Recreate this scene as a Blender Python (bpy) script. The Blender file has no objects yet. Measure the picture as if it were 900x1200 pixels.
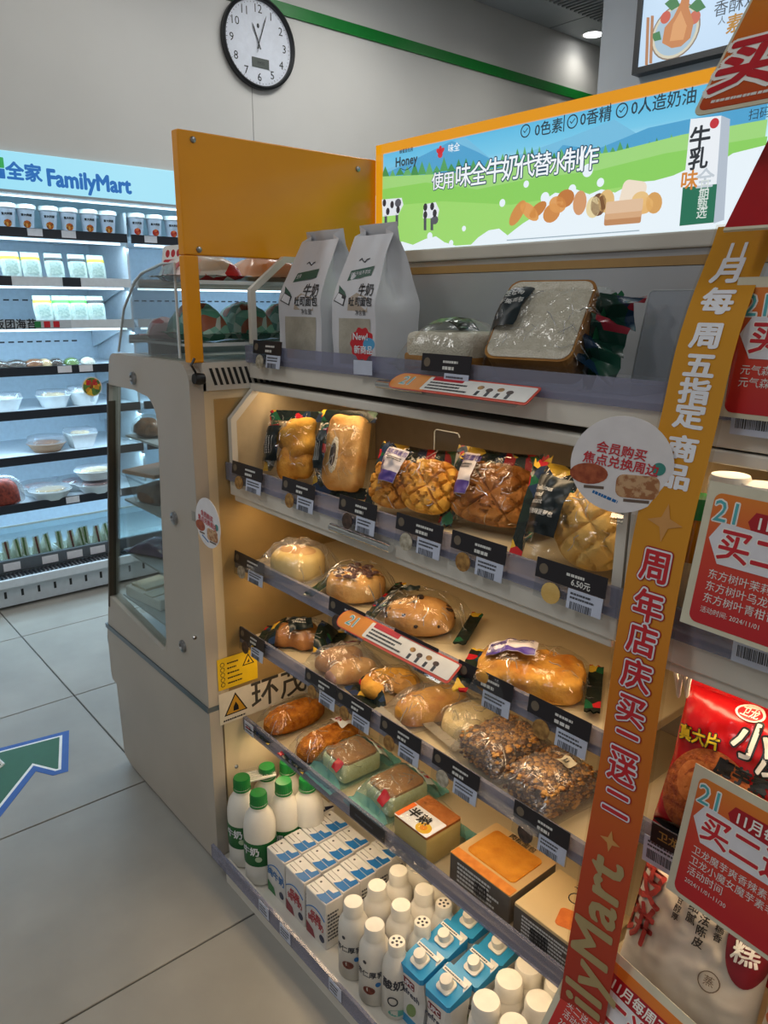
import bpy, bmesh, math, random
from mathutils import Vector, Matrix, noise
random.seed(7)
scene = bpy.context.scene
col = scene.collection
# ---------------------------------------------------------------- camera
# photograph frame 900x1200, focal length 886 px, world axes seen in the camera frame (right, down, forward)
F_PX, CX, CY, H = 886.0, 450.0, 600.0, 1.5
def _n(v): return v.normalized()
AX = -_n(Vector((-328-CX, 350-CY, F_PX)))
AY = _n(Vector((1536-CX, 363-CY, F_PX))); AY = _n(AY - AX*AX.dot(AY))
AZ = AX.cross(AY)
CAM = Vector((0, 0, H))
RIGHT = Vector((AX[0], AY[0], AZ[0])); DOWN = Vector((AX[1], AY[1], AZ[1])); FWD = Vector((AX[2], AY[2], AZ[2]))
cd = bpy.data.cameras.new('camera'); cam = bpy.data.objects.new('camera', cd); col.objects.link(cam)
cd.sensor_fit = 'VERTICAL'; cd.sensor_height = 36; cd.lens = F_PX/1200*36; cd.clip_start = .02
m = Matrix.Identity(4)
for i in range(3):
    m[i][0], m[i][1], m[i][2], m[i][3] = RIGHT[i], -DOWN[i], -FWD[i], CAM[i]
cam.matrix_world = m
scene.camera = cam
# where a measured sight line meets a plane of the room (x, y or z fixed)
def ray(px, py): return RIGHT*(px-CX) + DOWN*(py-CY) + FWD*F_PX
def ox(px, py, x): r = ray(px, py); return CAM + r*(x/r.x)
def oy(px, py, y): r = ray(px, py); return CAM + r*(y/r.y)
def oz(px, py, z): r = ray(px, py); return CAM + r*((z-H)/r.z)
# ---------------------------------------------------------------- world, lights, exposure
w = bpy.data.worlds.new('world'); scene.world = w; w.use_nodes = True
w.node_tree.nodes['Background'].inputs[0].default_value = (1.0, .98, .95, 1)
w.node_tree.nodes['Background'].inputs[1].default_value = .22
scene.view_settings.view_transform = 'Standard'; scene.view_settings.look = 'None'
scene.view_settings.exposure = 0.0; scene.view_settings.gamma = 1.0; scene.view_settings.use_curve_mapping = False
scene.cycles.transparent_max_bounces = 32; scene.cycles.max_bounces = 8
scene.cycles.caustics_reflective = False; scene.cycles.caustics_refractive = False
def area(name, loc, rot, sx, sy, power, color=(1, 1, 1), parent=None):
    l = bpy.data.lights.new(name, 'AREA'); l.shape = 'RECTANGLE'; l.size = sx; l.size_y = sy; l.energy = power; l.color = color
    o = bpy.data.objects.new(name, l); col.objects.link(o); o.location = loc; o.rotation_euler = rot
    if parent: o.parent = parent
    return o
CEIL = 3.44
CEIL_LAMPS = [(-2.9, -.4), (-2.9, 2.6), (-.9, -1.4), (-.9, 2.7), (1.3, -.6), (1.3, 2.4)]
for x, y in CEIL_LAMPS:
    area('ceiling_lamp_light', (x, y, CEIL-.045), (0, 0, 0), .28, 1.15, 16, (1, .985, .955))
# ---------------------------------------------------------------- helpers
def lin(h):
    h = h.lstrip('#'); r = []
    for i in (0, 2, 4):
        c = int(h[i:i+2], 16)/255; r.append(c/12.92 if c <= .04045 else ((c+.055)/1.055)**2.4)
    return (*r, 1)
MC = {}
def mat(name, c1, rough=.5, metal=0, c2=None, scale=40, mix=(.35, .65), bump=0, bscale=None, spec=None, emit=0, alpha=None, detail=4, coat=0, sss=0):
    if name in MC: return MC[name]
    M = bpy.data.materials.new(name); M.use_nodes = True; MC[name] = M
    nt = M.node_tree; N = nt.nodes; L = nt.links; b = N['Principled BSDF']
    b.inputs['Roughness'].default_value = rough; b.inputs['Metallic'].default_value = metal
    if spec is not None: b.inputs['Specular IOR Level'].default_value = spec
    if coat: b.inputs['Coat Weight'].default_value = coat; b.inputs['Coat Roughness'].default_value = .12
    tc = N.new('ShaderNodeTexCoord')
    nz = N.new('ShaderNodeTexNoise'); nz.inputs['Scale'].default_value = scale; nz.inputs['Detail'].default_value = detail
    L.new(tc.outputs['Object'], nz.inputs['Vector'])
    rp = N.new('ShaderNodeValToRGB'); rp.color_ramp.elements[0].position, rp.color_ramp.elements[1].position = mix
    a = lin(c1); k = lin(c2) if c2 else tuple(x*.93 for x in a[:3])+(1,)
    rp.color_ramp.elements[0].color = k; rp.color_ramp.elements[1].color = a
    L.new(nz.outputs['Fac'], rp.inputs['Fac']); L.new(rp.outputs['Color'], b.inputs['Base Color'])
    if emit:
        L.new(rp.outputs['Color'], b.inputs['Emission Color']); b.inputs['Emission Strength'].default_value = emit
        b.inputs['Base Color'].default_value = (0, 0, 0, 1)
        L.remove(b.inputs['Base Color'].links[0]); b.inputs['Base Color'].default_value = (.02, .02, .02, 1)
    if alpha is not None: b.inputs['Alpha'].default_value = alpha
    if bump:
        n2 = N.new('ShaderNodeTexNoise'); n2.inputs['Scale'].default_value = bscale or scale; n2.inputs['Detail'].default_value = 3
        L.new(tc.outputs['Object'], n2.inputs['Vector'])
        bp = N.new('ShaderNodeBump'); bp.inputs['Strength'].default_value = bump; bp.inputs['Distance'].default_value = .004
        L.new(n2.outputs['Fac'], bp.inputs['Height']); L.new(bp.outputs['Normal'], b.inputs['Normal'])
    return M
def film(name, tint='FFFFFF', rough=.1, k=1.0, base=.05, bump=.25, bscale=28, haze=0, hc='E2E2EC', crease=0):
    """thin clear plastic: transparent with a fresnel gloss and a little haze"""
    if name in MC: return MC[name]
    M = bpy.data.materials.new(name); M.use_nodes = True; MC[name] = M
    nt = M.node_tree; N = nt.nodes; L = nt.links; N.remove(N['Principled BSDF']); out = N['Material Output']
    tr = N.new('ShaderNodeBsdfTransparent'); tr.inputs[0].default_value = lin(tint)
    gl = N.new('ShaderNodeBsdfGlossy'); gl.inputs['Roughness'].default_value = rough
    fr = N.new('ShaderNodeLayerWeight'); fr.inputs[0].default_value = .5
    pw_ = N.new('ShaderNodeMath'); pw_.operation = 'POWER'; pw_.inputs[1].default_value = 4.0; L.new(fr.outputs['Facing'], pw_.inputs[0])
    ma = N.new('ShaderNodeMath'); ma.operation = 'MULTIPLY_ADD'; ma.inputs[1].default_value = k; ma.inputs[2].default_value = base; ma.use_clamp = True
    mx = N.new('ShaderNodeMixShader'); L.new(pw_.outputs[0], ma.inputs[0]); L.new(ma.outputs[0], mx.inputs[0])
    s = tr.outputs[0]
    if haze:
        df = N.new('ShaderNodeBsdfDiffuse'); df.inputs[0].default_value = lin(hc); m2 = N.new('ShaderNodeMixShader'); m2.inputs[0].default_value = haze
        L.new(tr.outputs[0], m2.inputs[1]); L.new(df.outputs[0], m2.inputs[2]); s = m2.outputs[0]
    L.new(s, mx.inputs[1]); L.new(gl.outputs[0], mx.inputs[2]); L.new(mx.outputs[0], out.inputs[0])
    if bump:
        tc = N.new('ShaderNodeTexCoord'); nz = N.new('ShaderNodeTexNoise'); nz.inputs['Scale'].default_value = bscale; nz.inputs['Detail'].default_value = 2
        nz.inputs['Distortion'].default_value = 1.2
        if crease:   # folded creases: ridged noise
            nz.noise_type = 'RIDGED_MULTIFRACTAL'; nz.inputs['Distortion'].default_value = .4
        L.new(tc.outputs['Object'], nz.inputs['Vector']); bp = N.new('ShaderNodeBump'); bp.inputs['Strength'].default_value = bump; bp.inputs['Distance'].default_value = .02
        L.new(nz.outputs['Fac'], bp.inputs['Height']); L.new(bp.outputs['Normal'], gl.inputs['Normal']); L.new(bp.outputs['Normal'], fr.inputs['Normal'])
    return M
def printed(name, cols, scale=30, rough=.25):
    """printed film: flat patches of several inks (voronoi cells)"""
    if name in MC: return MC[name]
    M = mat(name, cols[0], rough); nt = M.node_tree; N = nt.nodes; L = nt.links; b = N['Principled BSDF']
    tc = N.new('ShaderNodeTexCoord'); v = N.new('ShaderNodeTexVoronoi'); v.inputs['Scale'].default_value = scale
    L.new(tc.outputs['Object'], v.inputs['Vector'])
    sp = N.new('ShaderNodeSeparateColor'); L.new(v.outputs['Color'], sp.inputs[0])
    rp = N.new('ShaderNodeValToRGB'); rp.color_ramp.interpolation = 'CONSTANT'
    e = rp.color_ramp.elements; n = len(cols)
    e[0].color = lin(cols[0]); e[0].position = 0; e[1].color = lin(cols[1]); e[1].position = 1/n
    for i in range(2, n): q = e.new(i/n); q.color = lin(cols[i])
    L.new(sp.outputs[0], rp.inputs[0]); L.new(rp.outputs[0], b.inputs['Base Color'])
    return M
def gradient(name, stops, axis=1, emit=0, rough=.4, lo=0, hi=1):
    """printed colour gradient along a local axis (object coordinates lo..hi)"""
    if name in MC: return MC[name]
    M = mat(name, stops[0], rough); nt = M.node_tree; N = nt.nodes; L = nt.links; b = N['Principled BSDF']
    tc = N.new('ShaderNodeTexCoord'); sx = N.new('ShaderNodeSeparateXYZ'); L.new(tc.outputs['Object'], sx.inputs[0])
    mr = N.new('ShaderNodeMapRange'); mr.inputs[1].default_value = lo; mr.inputs[2].default_value = hi; L.new(sx.outputs[axis], mr.inputs[0])
    rp = N.new('ShaderNodeValToRGB'); e = rp.color_ramp.elements
    e[0].color = lin(stops[0]); e[1].color = lin(stops[-1])
    for i in range(1, len(stops)-1): q = e.new(i/(len(stops)-1)); q.color = lin(stops[i])
    L.new(mr.outputs[0], rp.inputs[0]); L.new(rp.outputs[0], b.inputs['Base Color'])
    if emit:
        L.remove(b.inputs['Base Color'].links[0]); b.inputs['Base Color'].default_value = (.02, .02, .02, 1)
        L.new(rp.outputs[0], b.inputs['Emission Color']); b.inputs['Emission Strength'].default_value = emit
    return M
# --- geometry: every function returns (verts, faces)
def join(*gs):
    V, Fc = [], []
    for v, f in gs:
        o = len(V); V += list(v); Fc += [tuple(i+o for i in q) for q in f]
    return V, Fc
def xf(g, M): return [M @ Vector(v) for v in g[0]], g[1]
def mv(g, x=0, y=0, z=0): return [(v[0]+x, v[1]+y, v[2]+z) for v in g[0]], g[1]
def box(x0, x1, y0, y1, z0, z1):
    v = [(x, y, z) for z in (z0, z1) for y in (y0, y1) for x in (x0, x1)]
    return v, [(0, 2, 3, 1), (4, 5, 7, 6), (0, 1, 5, 4), (2, 6, 7, 3), (0, 4, 6, 2), (1, 3, 7, 5)]
def bbox(x0, x1, y0, y1, z0, z1, r=.003, seg=2):
    bm = bmesh.new(); v, f = box(x0, x1, y0, y1, z0, z1); vs = [bm.verts.new(p) for p in v]
    for q in f: bm.faces.new([vs[i] for i in q])
    bmesh.ops.bevel(bm, geom=bm.edges[:], offset=r, segments=seg, affect='EDGES', profile=.5)
    bm.verts.index_update(); g = ([tuple(p.co) for p in bm.verts], [tuple(p.index for p in q.verts) for q in bm.faces]); bm.free(); return g
def prism(poly, z0, z1):
    n = len(poly); v = [(x, y, z0) for x, y in poly]+[(x, y, z1) for x, y in poly]
    return v, [tuple(range(n-1, -1, -1)), tuple(range(n, 2*n))]+[(i, (i+1) % n, n+(i+1) % n, n+i) for i in range(n)]
def rrect(x0, x1, y0, y1, r, n=5, rs=None):
    rs = rs or (r, r, r, r); P = []
    for (cx, cy, a), q in zip(((x1, y1, 0), (x0, y1, 90), (x0, y0, 180), (x1, y0, 270)), rs):
        sx = 1 if cx == x1 else -1; sy = 1 if cy == y1 else -1
        for k in range(n+1):
            t = math.radians(a+90*k/n); P.append((cx-sx*q+q*math.cos(t), cy-sy*q+q*math.sin(t)))
    return P
def circ(cx, cy, rx, ry=None, n=28):
    ry = ry or rx; return [(cx+rx*math.cos(2*math.pi*k/n), cy+ry*math.sin(2*math.pi*k/n)) for k in range(n)]
def lathe(prof, n=24):
    v, f = [], []
    for r, z in prof:
        for k in range(n): a = 2*math.pi*k/n; v.append((r*math.cos(a), r*math.sin(a), z))
    for i in range(len(prof)-1):
        for k in range(n): f.append((i*n+k, i*n+(k+1) % n, (i+1)*n+(k+1) % n, (i+1)*n+k))
    f.append(tuple(range(n-1, -1, -1))); f.append(tuple((len(prof)-1)*n+k for k in range(n))); return v, f
def annulus(r0, r1, z0, z1, n=24):
    v = [(r*math.cos(2*math.pi*k/n), r*math.sin(2*math.pi*k/n), z) for r, z in ((r0, z0), (r1, z0), (r1, z1), (r0, z1)) for k in range(n)]
    return v, [(i*n+k, i*n+(k+1) % n, ((i+1) % 4)*n+(k+1) % n, ((i+1) % 4)*n+k) for i in range(4) for k in range(n)]
def tube(pts, r, n=8):
    v, f = [], []; P = [Vector(p) for p in pts]
    for i, p in enumerate(P):
        t = (P[min(i+1, len(P)-1)]-P[max(i-1, 0)]).normalized(); u = t.orthogonal().normalized() if i == 0 else (u-t*u.dot(t)).normalized(); q = t.cross(u)
        for k in range(n): a = 2*math.pi*k/n; v.append(p+u*r*math.cos(a)+q*r*math.sin(a))
    for i in range(len(P)-1):
        for k in range(n): f.append((i*n+k, i*n+(k+1) % n, (i+1)*n+(k+1) % n, (i+1)*n+k))
    f.append(tuple(range(n-1, -1, -1))); f.append(tuple((len(P)-1)*n+k for k in range(n))); return v, f
def sheet(fn, nu, nv, u0=-1, u1=1, v0=-1, v1=1):
    v = [fn(u0+(u1-u0)*i/nu, v0+(v1-v0)*j/nv) for j in range(nv+1) for i in range(nu+1)]
    return v, [(j*(nu+1)+i, j*(nu+1)+i+1, (j+1)*(nu+1)+i+1, (j+1)*(nu+1)+i) for j in range(nv) for i in range(nu)]
def spow(a, p): return math.copysign(abs(a)**p, a)
def blob(rx, ry, rz, e1=1, e2=1, disp=None, nu=32, nv=18, flat=.35):
    """superellipsoid with a flattened underside, standing on z=0; disp(x,y,z) pushes the skin out"""
    v, f = [], []
    for j in range(nv+1):
        la = -math.pi/2+math.pi*j/nv
        for i in range(nu):
            lo = 2*math.pi*i/nu
            c = spow(math.cos(la), e1); x = rx*c*spow(math.cos(lo), e2); y = ry*c*spow(math.sin(lo), e2); z = rz*spow(math.sin(la), e1)
            if disp:
                n = Vector((x/rx/rx, y/ry/ry, z/rz/rz)); n = n.normalized() if n.length else Vector((0, 0, 1)); d = disp(x, y, z); x += n.x*d; y += n.y*d; z += n.z*d
            if z < 0: z *= flat
            v.append((x, y, z+rz*flat))
    for j in range(nv):
        for i in range(nu): f.append((j*nu+i, j*nu+(i+1) % nu, (j+1)*nu+(i+1) % nu, (j+1)*nu+i))
    return v, f
def nz(x, y, z, s=1): return noise.noise(Vector((x*s, y*s, z*s)))
# --- objects
def mesh(name, g, m, smooth=False):
    me = bpy.data.meshes.new(name); me.from_pydata([tuple(v) for v in g[0]], [], g[1]); me.materials.append(m)
    if smooth:
        me.polygons.foreach_set('use_smooth', [True]*len(me.polygons))
        if smooth != 2: me.set_sharp_from_angle(angle=math.radians(42))
    me.update(); return me
def mk(name, g, m, parent=None, smooth=False, kind=None, label=None):
    me = g if isinstance(g, bpy.types.Mesh) else mesh(name, g, m, smooth)
    o = bpy.data.objects.new(name, me); col.objects.link(o)
    if parent: o.parent = parent
    if kind: o['kind'] = kind
    if label: o['label'] = label
    return o
def tag(o, label, cat, group=None):
    o['label'] = label; o['category'] = cat
    if group: o['group'] = group
    return o
def thing(name, label, cat, M=None, group=None):
    o = bpy.data.objects.new(name, None); col.objects.link(o); o.empty_display_size = .03
    if M is not None: o.matrix_world = M if isinstance(M, Matrix) else Matrix.Translation(M)
    return tag(o, label, cat, group)
def struct(name, g, m, parent=None, smooth=False):
    o = mk(name, g, m, parent, smooth)
    if not parent: o['kind'] = 'structure'
    return o
def dup(root, M, label=None, group=None):
    r = root.copy(); col.objects.link(r); r.matrix_world = M
    if label: r['label'] = label
    if group: r['group'] = group
    for ch in root.children:
        c = ch.copy(); col.objects.link(c); c.parent = r
        for g in ch.children:
            d = g.copy(); col.objects.link(d); d.parent = c
    return r
def frame(o, xd, yd):
    x = Vector(xd).normalized(); y = Vector(yd); y = (y-x*x.dot(y)).normalized(); z = x.cross(y); M = Matrix.Identity(4)
    for i in range(3): M[i][0], M[i][1], M[i][2], M[i][3] = x[i], y[i], z[i], o[i]
    return M
def RZ(d): return Matrix.Rotation(math.radians(d), 4, 'Z')
def RX(d): return Matrix.Rotation(math.radians(d), 4, 'X')
def RY(d): return Matrix.Rotation(math.radians(d), 4, 'Y')
def TR(*p): return Matrix.Translation(Vector(p) if len(p) == 3 else p[0])
XZ = ((1, 0, 0), (0, 0, 1))     # a face towards the aisle (-y)
YZ = ((0, 1, 0), (0, 0, 1))     # a face towards +x
def T(parent, s, x, y, size, m, z=.0008, bold=0, al='CENTER', name='lettering', warp=None, rot=0, sx=1, line=1, sp=1):
    c = bpy.data.curves.new('t', 'FONT'); c.body = s; c.size = size; c.align_x = al; c.align_y = 'CENTER'; c.space_line = line; c.space_character = sp
    c.resolution_u = 2; o = bpy.data.objects.new('t', c); me = bpy.data.meshes.new_from_object(o); bpy.data.objects.remove(o); bpy.data.curves.remove(c)
    R = Matrix.Rotation(math.radians(rot), 3, 'Z'); RAW = []
    for v in me.vertices:
        p = R @ Vector((v.co.x*sx, v.co.y, 0)); p = Vector((p.x+x, p.y+y, z))
        RAW.append(p); v.co = warp(p.x, p.y, z) if warp else p
    if bold > .008:
        n = 8 if bold < .05 else 14; P = [v.co.copy() for v in me.vertices]; Q = [tuple(q.vertices) for q in me.polygons]; V, Fq = [], []
        raw = RAW
        for k in range(n):
            dx, dy = bold*size*math.cos(2*math.pi*k/n), bold*size*math.sin(2*math.pi*k/n); o_ = len(V)
            for p in raw: V.append(warp(p.x+dx, p.y+dy, z+k*4e-6) if warp else Vector((p.x+dx, p.y+dy, z+k*4e-6)))
            Fq += [tuple(i+o_ for i in q) for q in Q]
        o_ = len(V); V += P if not warp else [warp(p.x, p.y, z+n*4e-6) for p in raw]; Fq += [tuple(i+o_ for i in q) for q in Q]
        bpy.data.meshes.remove(me); me = mesh(name, (V, Fq), m); return mk(name, me, m, parent)
    me.materials.clear(); me.materials.append(m); me.name = name
    return mk(name, me, m, parent)
def TO(parent, s, x, y, size, m_in, m_out, z=.0008, b_in=.012, b_out=.06, **k):
    T(parent, s, x, y, size, m_out, z, b_out, name='lettering_outline', **k); return T(parent, s, x, y, size, m_in, z+.0006, b_in, **k)
def plate(name, poly, m, parent, z0=0, z1=.001): return mk(name, prism(poly, z0, z1), m, parent)
def dashes(x0, x1, y0, y1, rows, seed=0, z=.0006, fill=.8):
    r = random.Random(seed); gs = []; h = (y1-y0)/rows
    for i in range(rows):
        x = x0; e = x0+(x1-x0)*r.uniform(.7, 1)
        while x < e:
            l = r.uniform(.5, 1.2)*h*.8
            gs.append(box(x, min(x+l*fill, e), y1-(i+.75)*h, y1-(i+.25)*h, z, z+.0003)); x += l
    return join(*gs)
def bars(x0, x1, y0, y1, seed=0, z=.0006):
    r = random.Random(seed); gs = []; x = x0
    while x < x1:
        wd = r.choice((.0008, .0012, .0018)); gs.append(box(x, x+wd, y0, y1, z, z+.0003)); x += wd+r.choice((.0008, .0014))
    return join(*gs)
# ---------------------------------------------------------------- common materials
CREAM = mat('cream_painted_steel', 'D9D5CB', .38, c2='D2CDC2', scale=6)
CREAM2 = mat('warm_cream_laminate', 'D6C6A6', .3, c2='CCBC9A', scale=5, bump=.02)
SHELFB = mat('shelf_board', 'D4C4A2', .35, c2='CBBA96', scale=9)
WHITE = mat('white_plastic', 'F1F1EE', .35); OFFW = mat('off_white_card', 'ECEAE4', .6)
BLACK = mat('black_print', '14171A', .4); DGREY = mat('dark_grey_plastic', '2B2E33', .4)
STEEL = mat('brushed_steel', 'A9ABAD', .28, 1, c2='8C8E90', scale=60); CHROME = mat('chrome', 'DADCDD', .12, 1)
ACR = film('clear_acrylic', 'F4F6F7', .03, .6, .02, 0); ACR2 = film('acrylic_rail', 'C6C8DA', .12, .6, .05, .05, 8, haze=.26, hc='C4C6DA')
GLASS = film('glass_pane', 'E9F0EF', .01, .9, .01, 0)
WRAP = film('clear_wrap', 'FBFBF9', .13, .5, .05, .12, 60); WRAP2 = film('soft_clear_wrap', 'F7F7F4', .16, .5, .06, .12, 60, haze=.07)
TEALW = film('teal_wrap', 'E8F6F6', .13, .5, .05, .12, 60, haze=.10, hc='A8E0DC'); TEALF = film('teal_seal', 'C4E8E6', .15, .5, .06, .5, 20, haze=.40, hc='8CD0CC'); WHTF = film('white_seal', 'E8E6E0', .2, .5, .06, .5, 20, haze=.40, hc='CFC8BA')
RED = mat('red_print', 'C21F2B', .4); DRED = mat('dark_red_print', 'A3101E', .4); ORANGE = mat('orange_print', 'E08A1E', .4)
GREEN = mat('green_print', '1F7A3F', .4); BLUE = mat('blue_print', '1F6FB2', .4); NAVY = mat('navy_print', '1D2A4D', .4)
YELLOW = mat('yellow_enamel', 'EE9C00', .3, c2='E89600', scale=5, coat=.15); PURPLE = mat('purple_print', '4B3A8C', .4); TAN = mat('tan_print', 'C9A77E', .5)
LABELW = mat('white_label', 'E4E6EC', .5); INK = mat('grey_ink', '4A4D55', .5); LTXT = mat('pale_ink', 'DCDCD8', .5); CARD = mat('cream_card', 'CFC9B2', .5)
MIXP = printed('patterned_film', ['1B2420', '1C2B24', 'B5222A', '16201D', '1F5B3C', 'D9B23A', '20324F', '1A2320'], 38)
DARKF = mat('black_film', '121A1D', .25); DGREEN = mat('dark_green_film', '12352C', .25)
# ================================================================ THE ROOM
TILE = mat('grey_floor_tile', 'A09D95', .38, c2='8C8982', scale=3.2, mix=(.3, .7), detail=7, bump=.03, bscale=60)
GROUT = mat('dark_grout', '4A4B4A', .8)
floor = struct('floor', box(-5.2, 3.2, -2.6, 6.6, -.06, -.004), GROUT)
tp = .7075; tm = mesh('tile', bbox(.0025, tp-.0025, .0025, tp-.0025, -.02, 0, .0015, 1), TILE)
for i in range(12):
    for j in range(12):
        o = mk('tile', tm, None, floor); o.location = (-1.417+tp*(i-5), .806+tp*(j-4), 0)
WALL = mat('painted_wall', 'CCCBC7', .55, c2='C6C5C1', scale=1.5)
wall = struct('wall_left', join(box(-4.2, -4.0, -2.6, 6.6, 2.162, CEIL), box(-4.2, -4.0, 3.42, 6.6, 0, 2.2), box(-4.95, -4.85, -2.6, 3.42, 0, 2.2), box(-4.85, -4.2, -2.6, 3.42, 2.2, 2.3)), WALL)
mk('panel_joint', box(-4.001, -3.9985, 2.42, 2.423, 2.2, CEIL), mat('joint_line', '8F8D88', .6), wall)
struct('trim_1', box(-4.005, -3.988, -2.6, 6.5, 3.028, 3.09), mat('green_stripe', '0E7A2C', .4))
struct('wall_back', box(-5, 3.2, 6.5, 6.6, 0, CEIL), WALL)
struct('wall_pillar', box(-2.87, -1.0, 4.0, 4.7, 0, CEIL), mat('grey_pillar_paint', 'A5A8AC', .5, c2='9DA0A4', scale=2))
CEILM = mat('ceiling_panel', 'A4A8AC', .55, c2='9DA1A5', scale=3)
ceil = struct('ceiling', box(-5, 3.2, -2.6, 6.6, CEIL+.012, CEIL+.06), mat('ceiling_gap', '3A3C3E', .8))
for i in range(7):
    for j in range(8):
        x0 = -4.0 if i == 0 else -3.66+.62+(i-1)*1.05; y0 = -2.49+j*1.2375
        wd = .34 if i == 0 else 1.05
        mk('ceiling_panel', box(x0+.006, x0+wd-.006, y0+.006, y0+1.2315, CEIL-.004, CEIL+.012), CEILM, ceil)
SLAT = mat('ceiling_slat', '7F8285', .5)
for k in range(30): mk('ceiling_slat', box(-3.655, -3.045, 4.0+k*.045, 4.018+k*.045, CEIL-.02, CEIL+.01), SLAT, ceil)
LAMP = mat('lamp_diffuser', 'FFFFFF', .4, emit=9)
for i, (x, y) in enumerate(CEIL_LAMPS):
    t = thing('ceiling_lamp', 'long white ceiling lamp above the shop floor, out of the photo', 'ceiling lamp', (x, y, CEIL), 'ceiling lamps over the shop')
    mk('housing', box(-.17, .17, -.62, .62, -.03, -.004), WHITE, t); mk('diffuser', box(-.14, .14, -.58, .58, -.036, -.03), mat('lamp_panel', 'F4F8FF', .4, emit=1.5), t)
def downlight(x, y, label, pw=7):
    t = thing('downlight', label, 'downlight', (x, y, CEIL)); mk('rim', lathe([(.085, -.004), (.085, -.014), (.07, -.014), (.07, -.008)], 32), WHITE, t)
    mk('lens', lathe([(.07, -.006), (.069, -.012)], 32), LAMP, t)
    l = bpy.data.lights.new('downlight_lamp', 'SPOT'); l.energy = pw; l.spot_size = math.radians(150); l.spot_blend = .9; l.shadow_soft_size = .06; l.color = (1, .97, .9)
    o = bpy.data.objects.new('downlight_lamp', l); col.objects.link(o); o.parent = t; o.location = (0, 0, -.03)
p = oz(690, 40, CEIL); downlight(p.x+.04, p.y, 'round white ceiling downlight beside the dark slatted grille')
downlight(-3.35, 3.0, 'added round downlight near the clock wall to brighten it, above the frame', 26)  # unseen lamp added to lift the dim clock wall
downlight(-3.3, 4.2, 'added round downlight brightening the wall by the green stripe, out of frame', 26)  # another unseen lamp, added to brighten the far wall
downlight(-3.35, 1.4, 'added round downlight brightening the wall above the fridge sign, out of frame', 16)  # added out of view as well, to light the wall over the sign
# floor arrow sticker
AP = [oz(*q, 0) for q in ((-60, 895), (0, 877), (81, 856), (80, 904), (62, 909), (42, 904), (0, 958), (-60, 1030))]
def inset(P, k):
    out = []; n = len(P)
    for i in range(n):
        a, b, c = P[i-1], P[i], P[(i+1) % n]; d1, d2 = (b-a).normalized(), (c-b).normalized(); n1, n2 = Vector((d1.y, -d1.x, 0)), Vector((d2.y, -d2.x, 0)); m_ = (n1+n2); out.append(b+m_*(k/max(.5, m_.dot(n1))))
    return out
t = thing('floor_arrow', 'green arrow sticker with blue and white border on the floor tiles', 'floor sticker', (0, 0, 0))
mk('blue_border', prism([(p.x, p.y) for p in AP], .0002, .0012), mat('sticker_blue', '1552A8', .45), t)
mk('white_border', prism([(p.x, p.y) for p in inset(AP, .022)], .0012, .0015), WHITE, t)
mk('green_face', prism([(p.x, p.y) for p in inset(AP, .031)], .0015, .0018), mat('arrow_green', '125C34', .45), t)
mk('white_loop', tube([oz(*q, .002) for q in ((-25, 885), (-5, 888), (4, 896), (-3, 902), (-25, 903))], .006, 6), WHITE, t)
# ---------------------------------------------------------------- wall clock
c = ox(303, 51, -3.985); t = thing('wall_clock', 'round white wall clock with thin black rim and black numerals', 'clock', frame((-3.998, c.y, c.z), *YZ))
R = .212
mk('rim', lathe([(R, 0), (R+.014, .004), (R+.014, .03), (R+.004, .036), (R-.004, .03), (R-.006, .012), (R-.006, 0)], 64), BLACK, t, True)
mk('face', lathe([(R-.004, .001), (R-.004, .012)], 64), mat('clock_face', 'D5DBE6', .45), t)
for h in range(1, 13):
    a = math.radians(90-30*h); T(t, str(h), (R-.047)*math.cos(a), (R-.047)*math.sin(a), .058, BLACK, .0135, .004, name='numeral')
for h in range(60):
    a = math.radians(6*h); l = .010 if h % 5 == 0 else .005
    mk('minute_mark', xf(box(R-.014-l, R-.014, -.001, .001, .0125, .0135), Matrix.Rotation(a, 4, 'Z')), BLACK, t)
def hand(a, l, w, z, nm): mk(nm, xf(prism([(-.03, -w*.6), (l*.8, -w), (l, 0), (l*.8, w), (-.03, w*.6)], z, z+.0015), RZ(a)), BLACK, t)
hand(112, .10, .004, .016, 'hour_hand'); hand(70, .15, .003, .018, 'minute_hand'); hand(255, .05, .001, .02, 'second_hand')
mk('lcd_panel', box(-.045, .062, -.118, -.07, .0125, .0145), mat('lcd_grey', '4C524C', .3), t)
T(t, 'PM25', .01, -.095, .02, BLACK, .0152); mk('small_logo', xf(blob(.008, .012, .002, nu=10, nv=6), TR(0, .085, .013)), BLACK, t)
# ---------------------------------------------------------------- advertising screen on the pillar
o0 = oy(740, 88, 3.93); t = thing('advert_screen', 'black framed backlit advert screen with a chicken dish on the pillar', 'screen', frame((o0.x, 3.94, o0.z), *XZ))
SW, SH = 1.55, .9
mk('frame', join(box(0, SW, 0, .03, -.058, .01), box(0, SW, SH-.03, SH, -.058, .01), box(0, .03, .03, SH-.03, -.058, .01), box(SW-.03, SW, .03, SH-.03, -.058, .01)), BLACK, t)
mk('picture', box(.03, SW-.03, .03, SH-.03, -.05, 0), gradient('screen_blue', ['C4DDF4', 'B9D6F2'], 0, .95, hi=1.5), t)
def sc(px, py): q = oy(px, py, 3.93); return (q.x-o0.x, q.z-o0.z)
def em(h, e=.9): return mat('lit_'+h, h, .5, emit=e, c2=h)
pc = sc(790, 37)
for nm, r1, r2, hx, z in (('plate_shadow', .135, .125, '8D7A68', .0006), ('plate_rim', .128, .118, 'D8D2BA', .0012), ('plate', .115, .105, 'A9C4D6', .0018)):
    plate(nm, circ(pc[0], pc[1], r1, r2), em(hx), t, 0, z)
ck = [(775, 50), (778, 32), (788, 20), (797, 2), (800, -14), (808, -14), (806, 8), (812, 26), (808, 44), (797, 54), (786, 56)]
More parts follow.
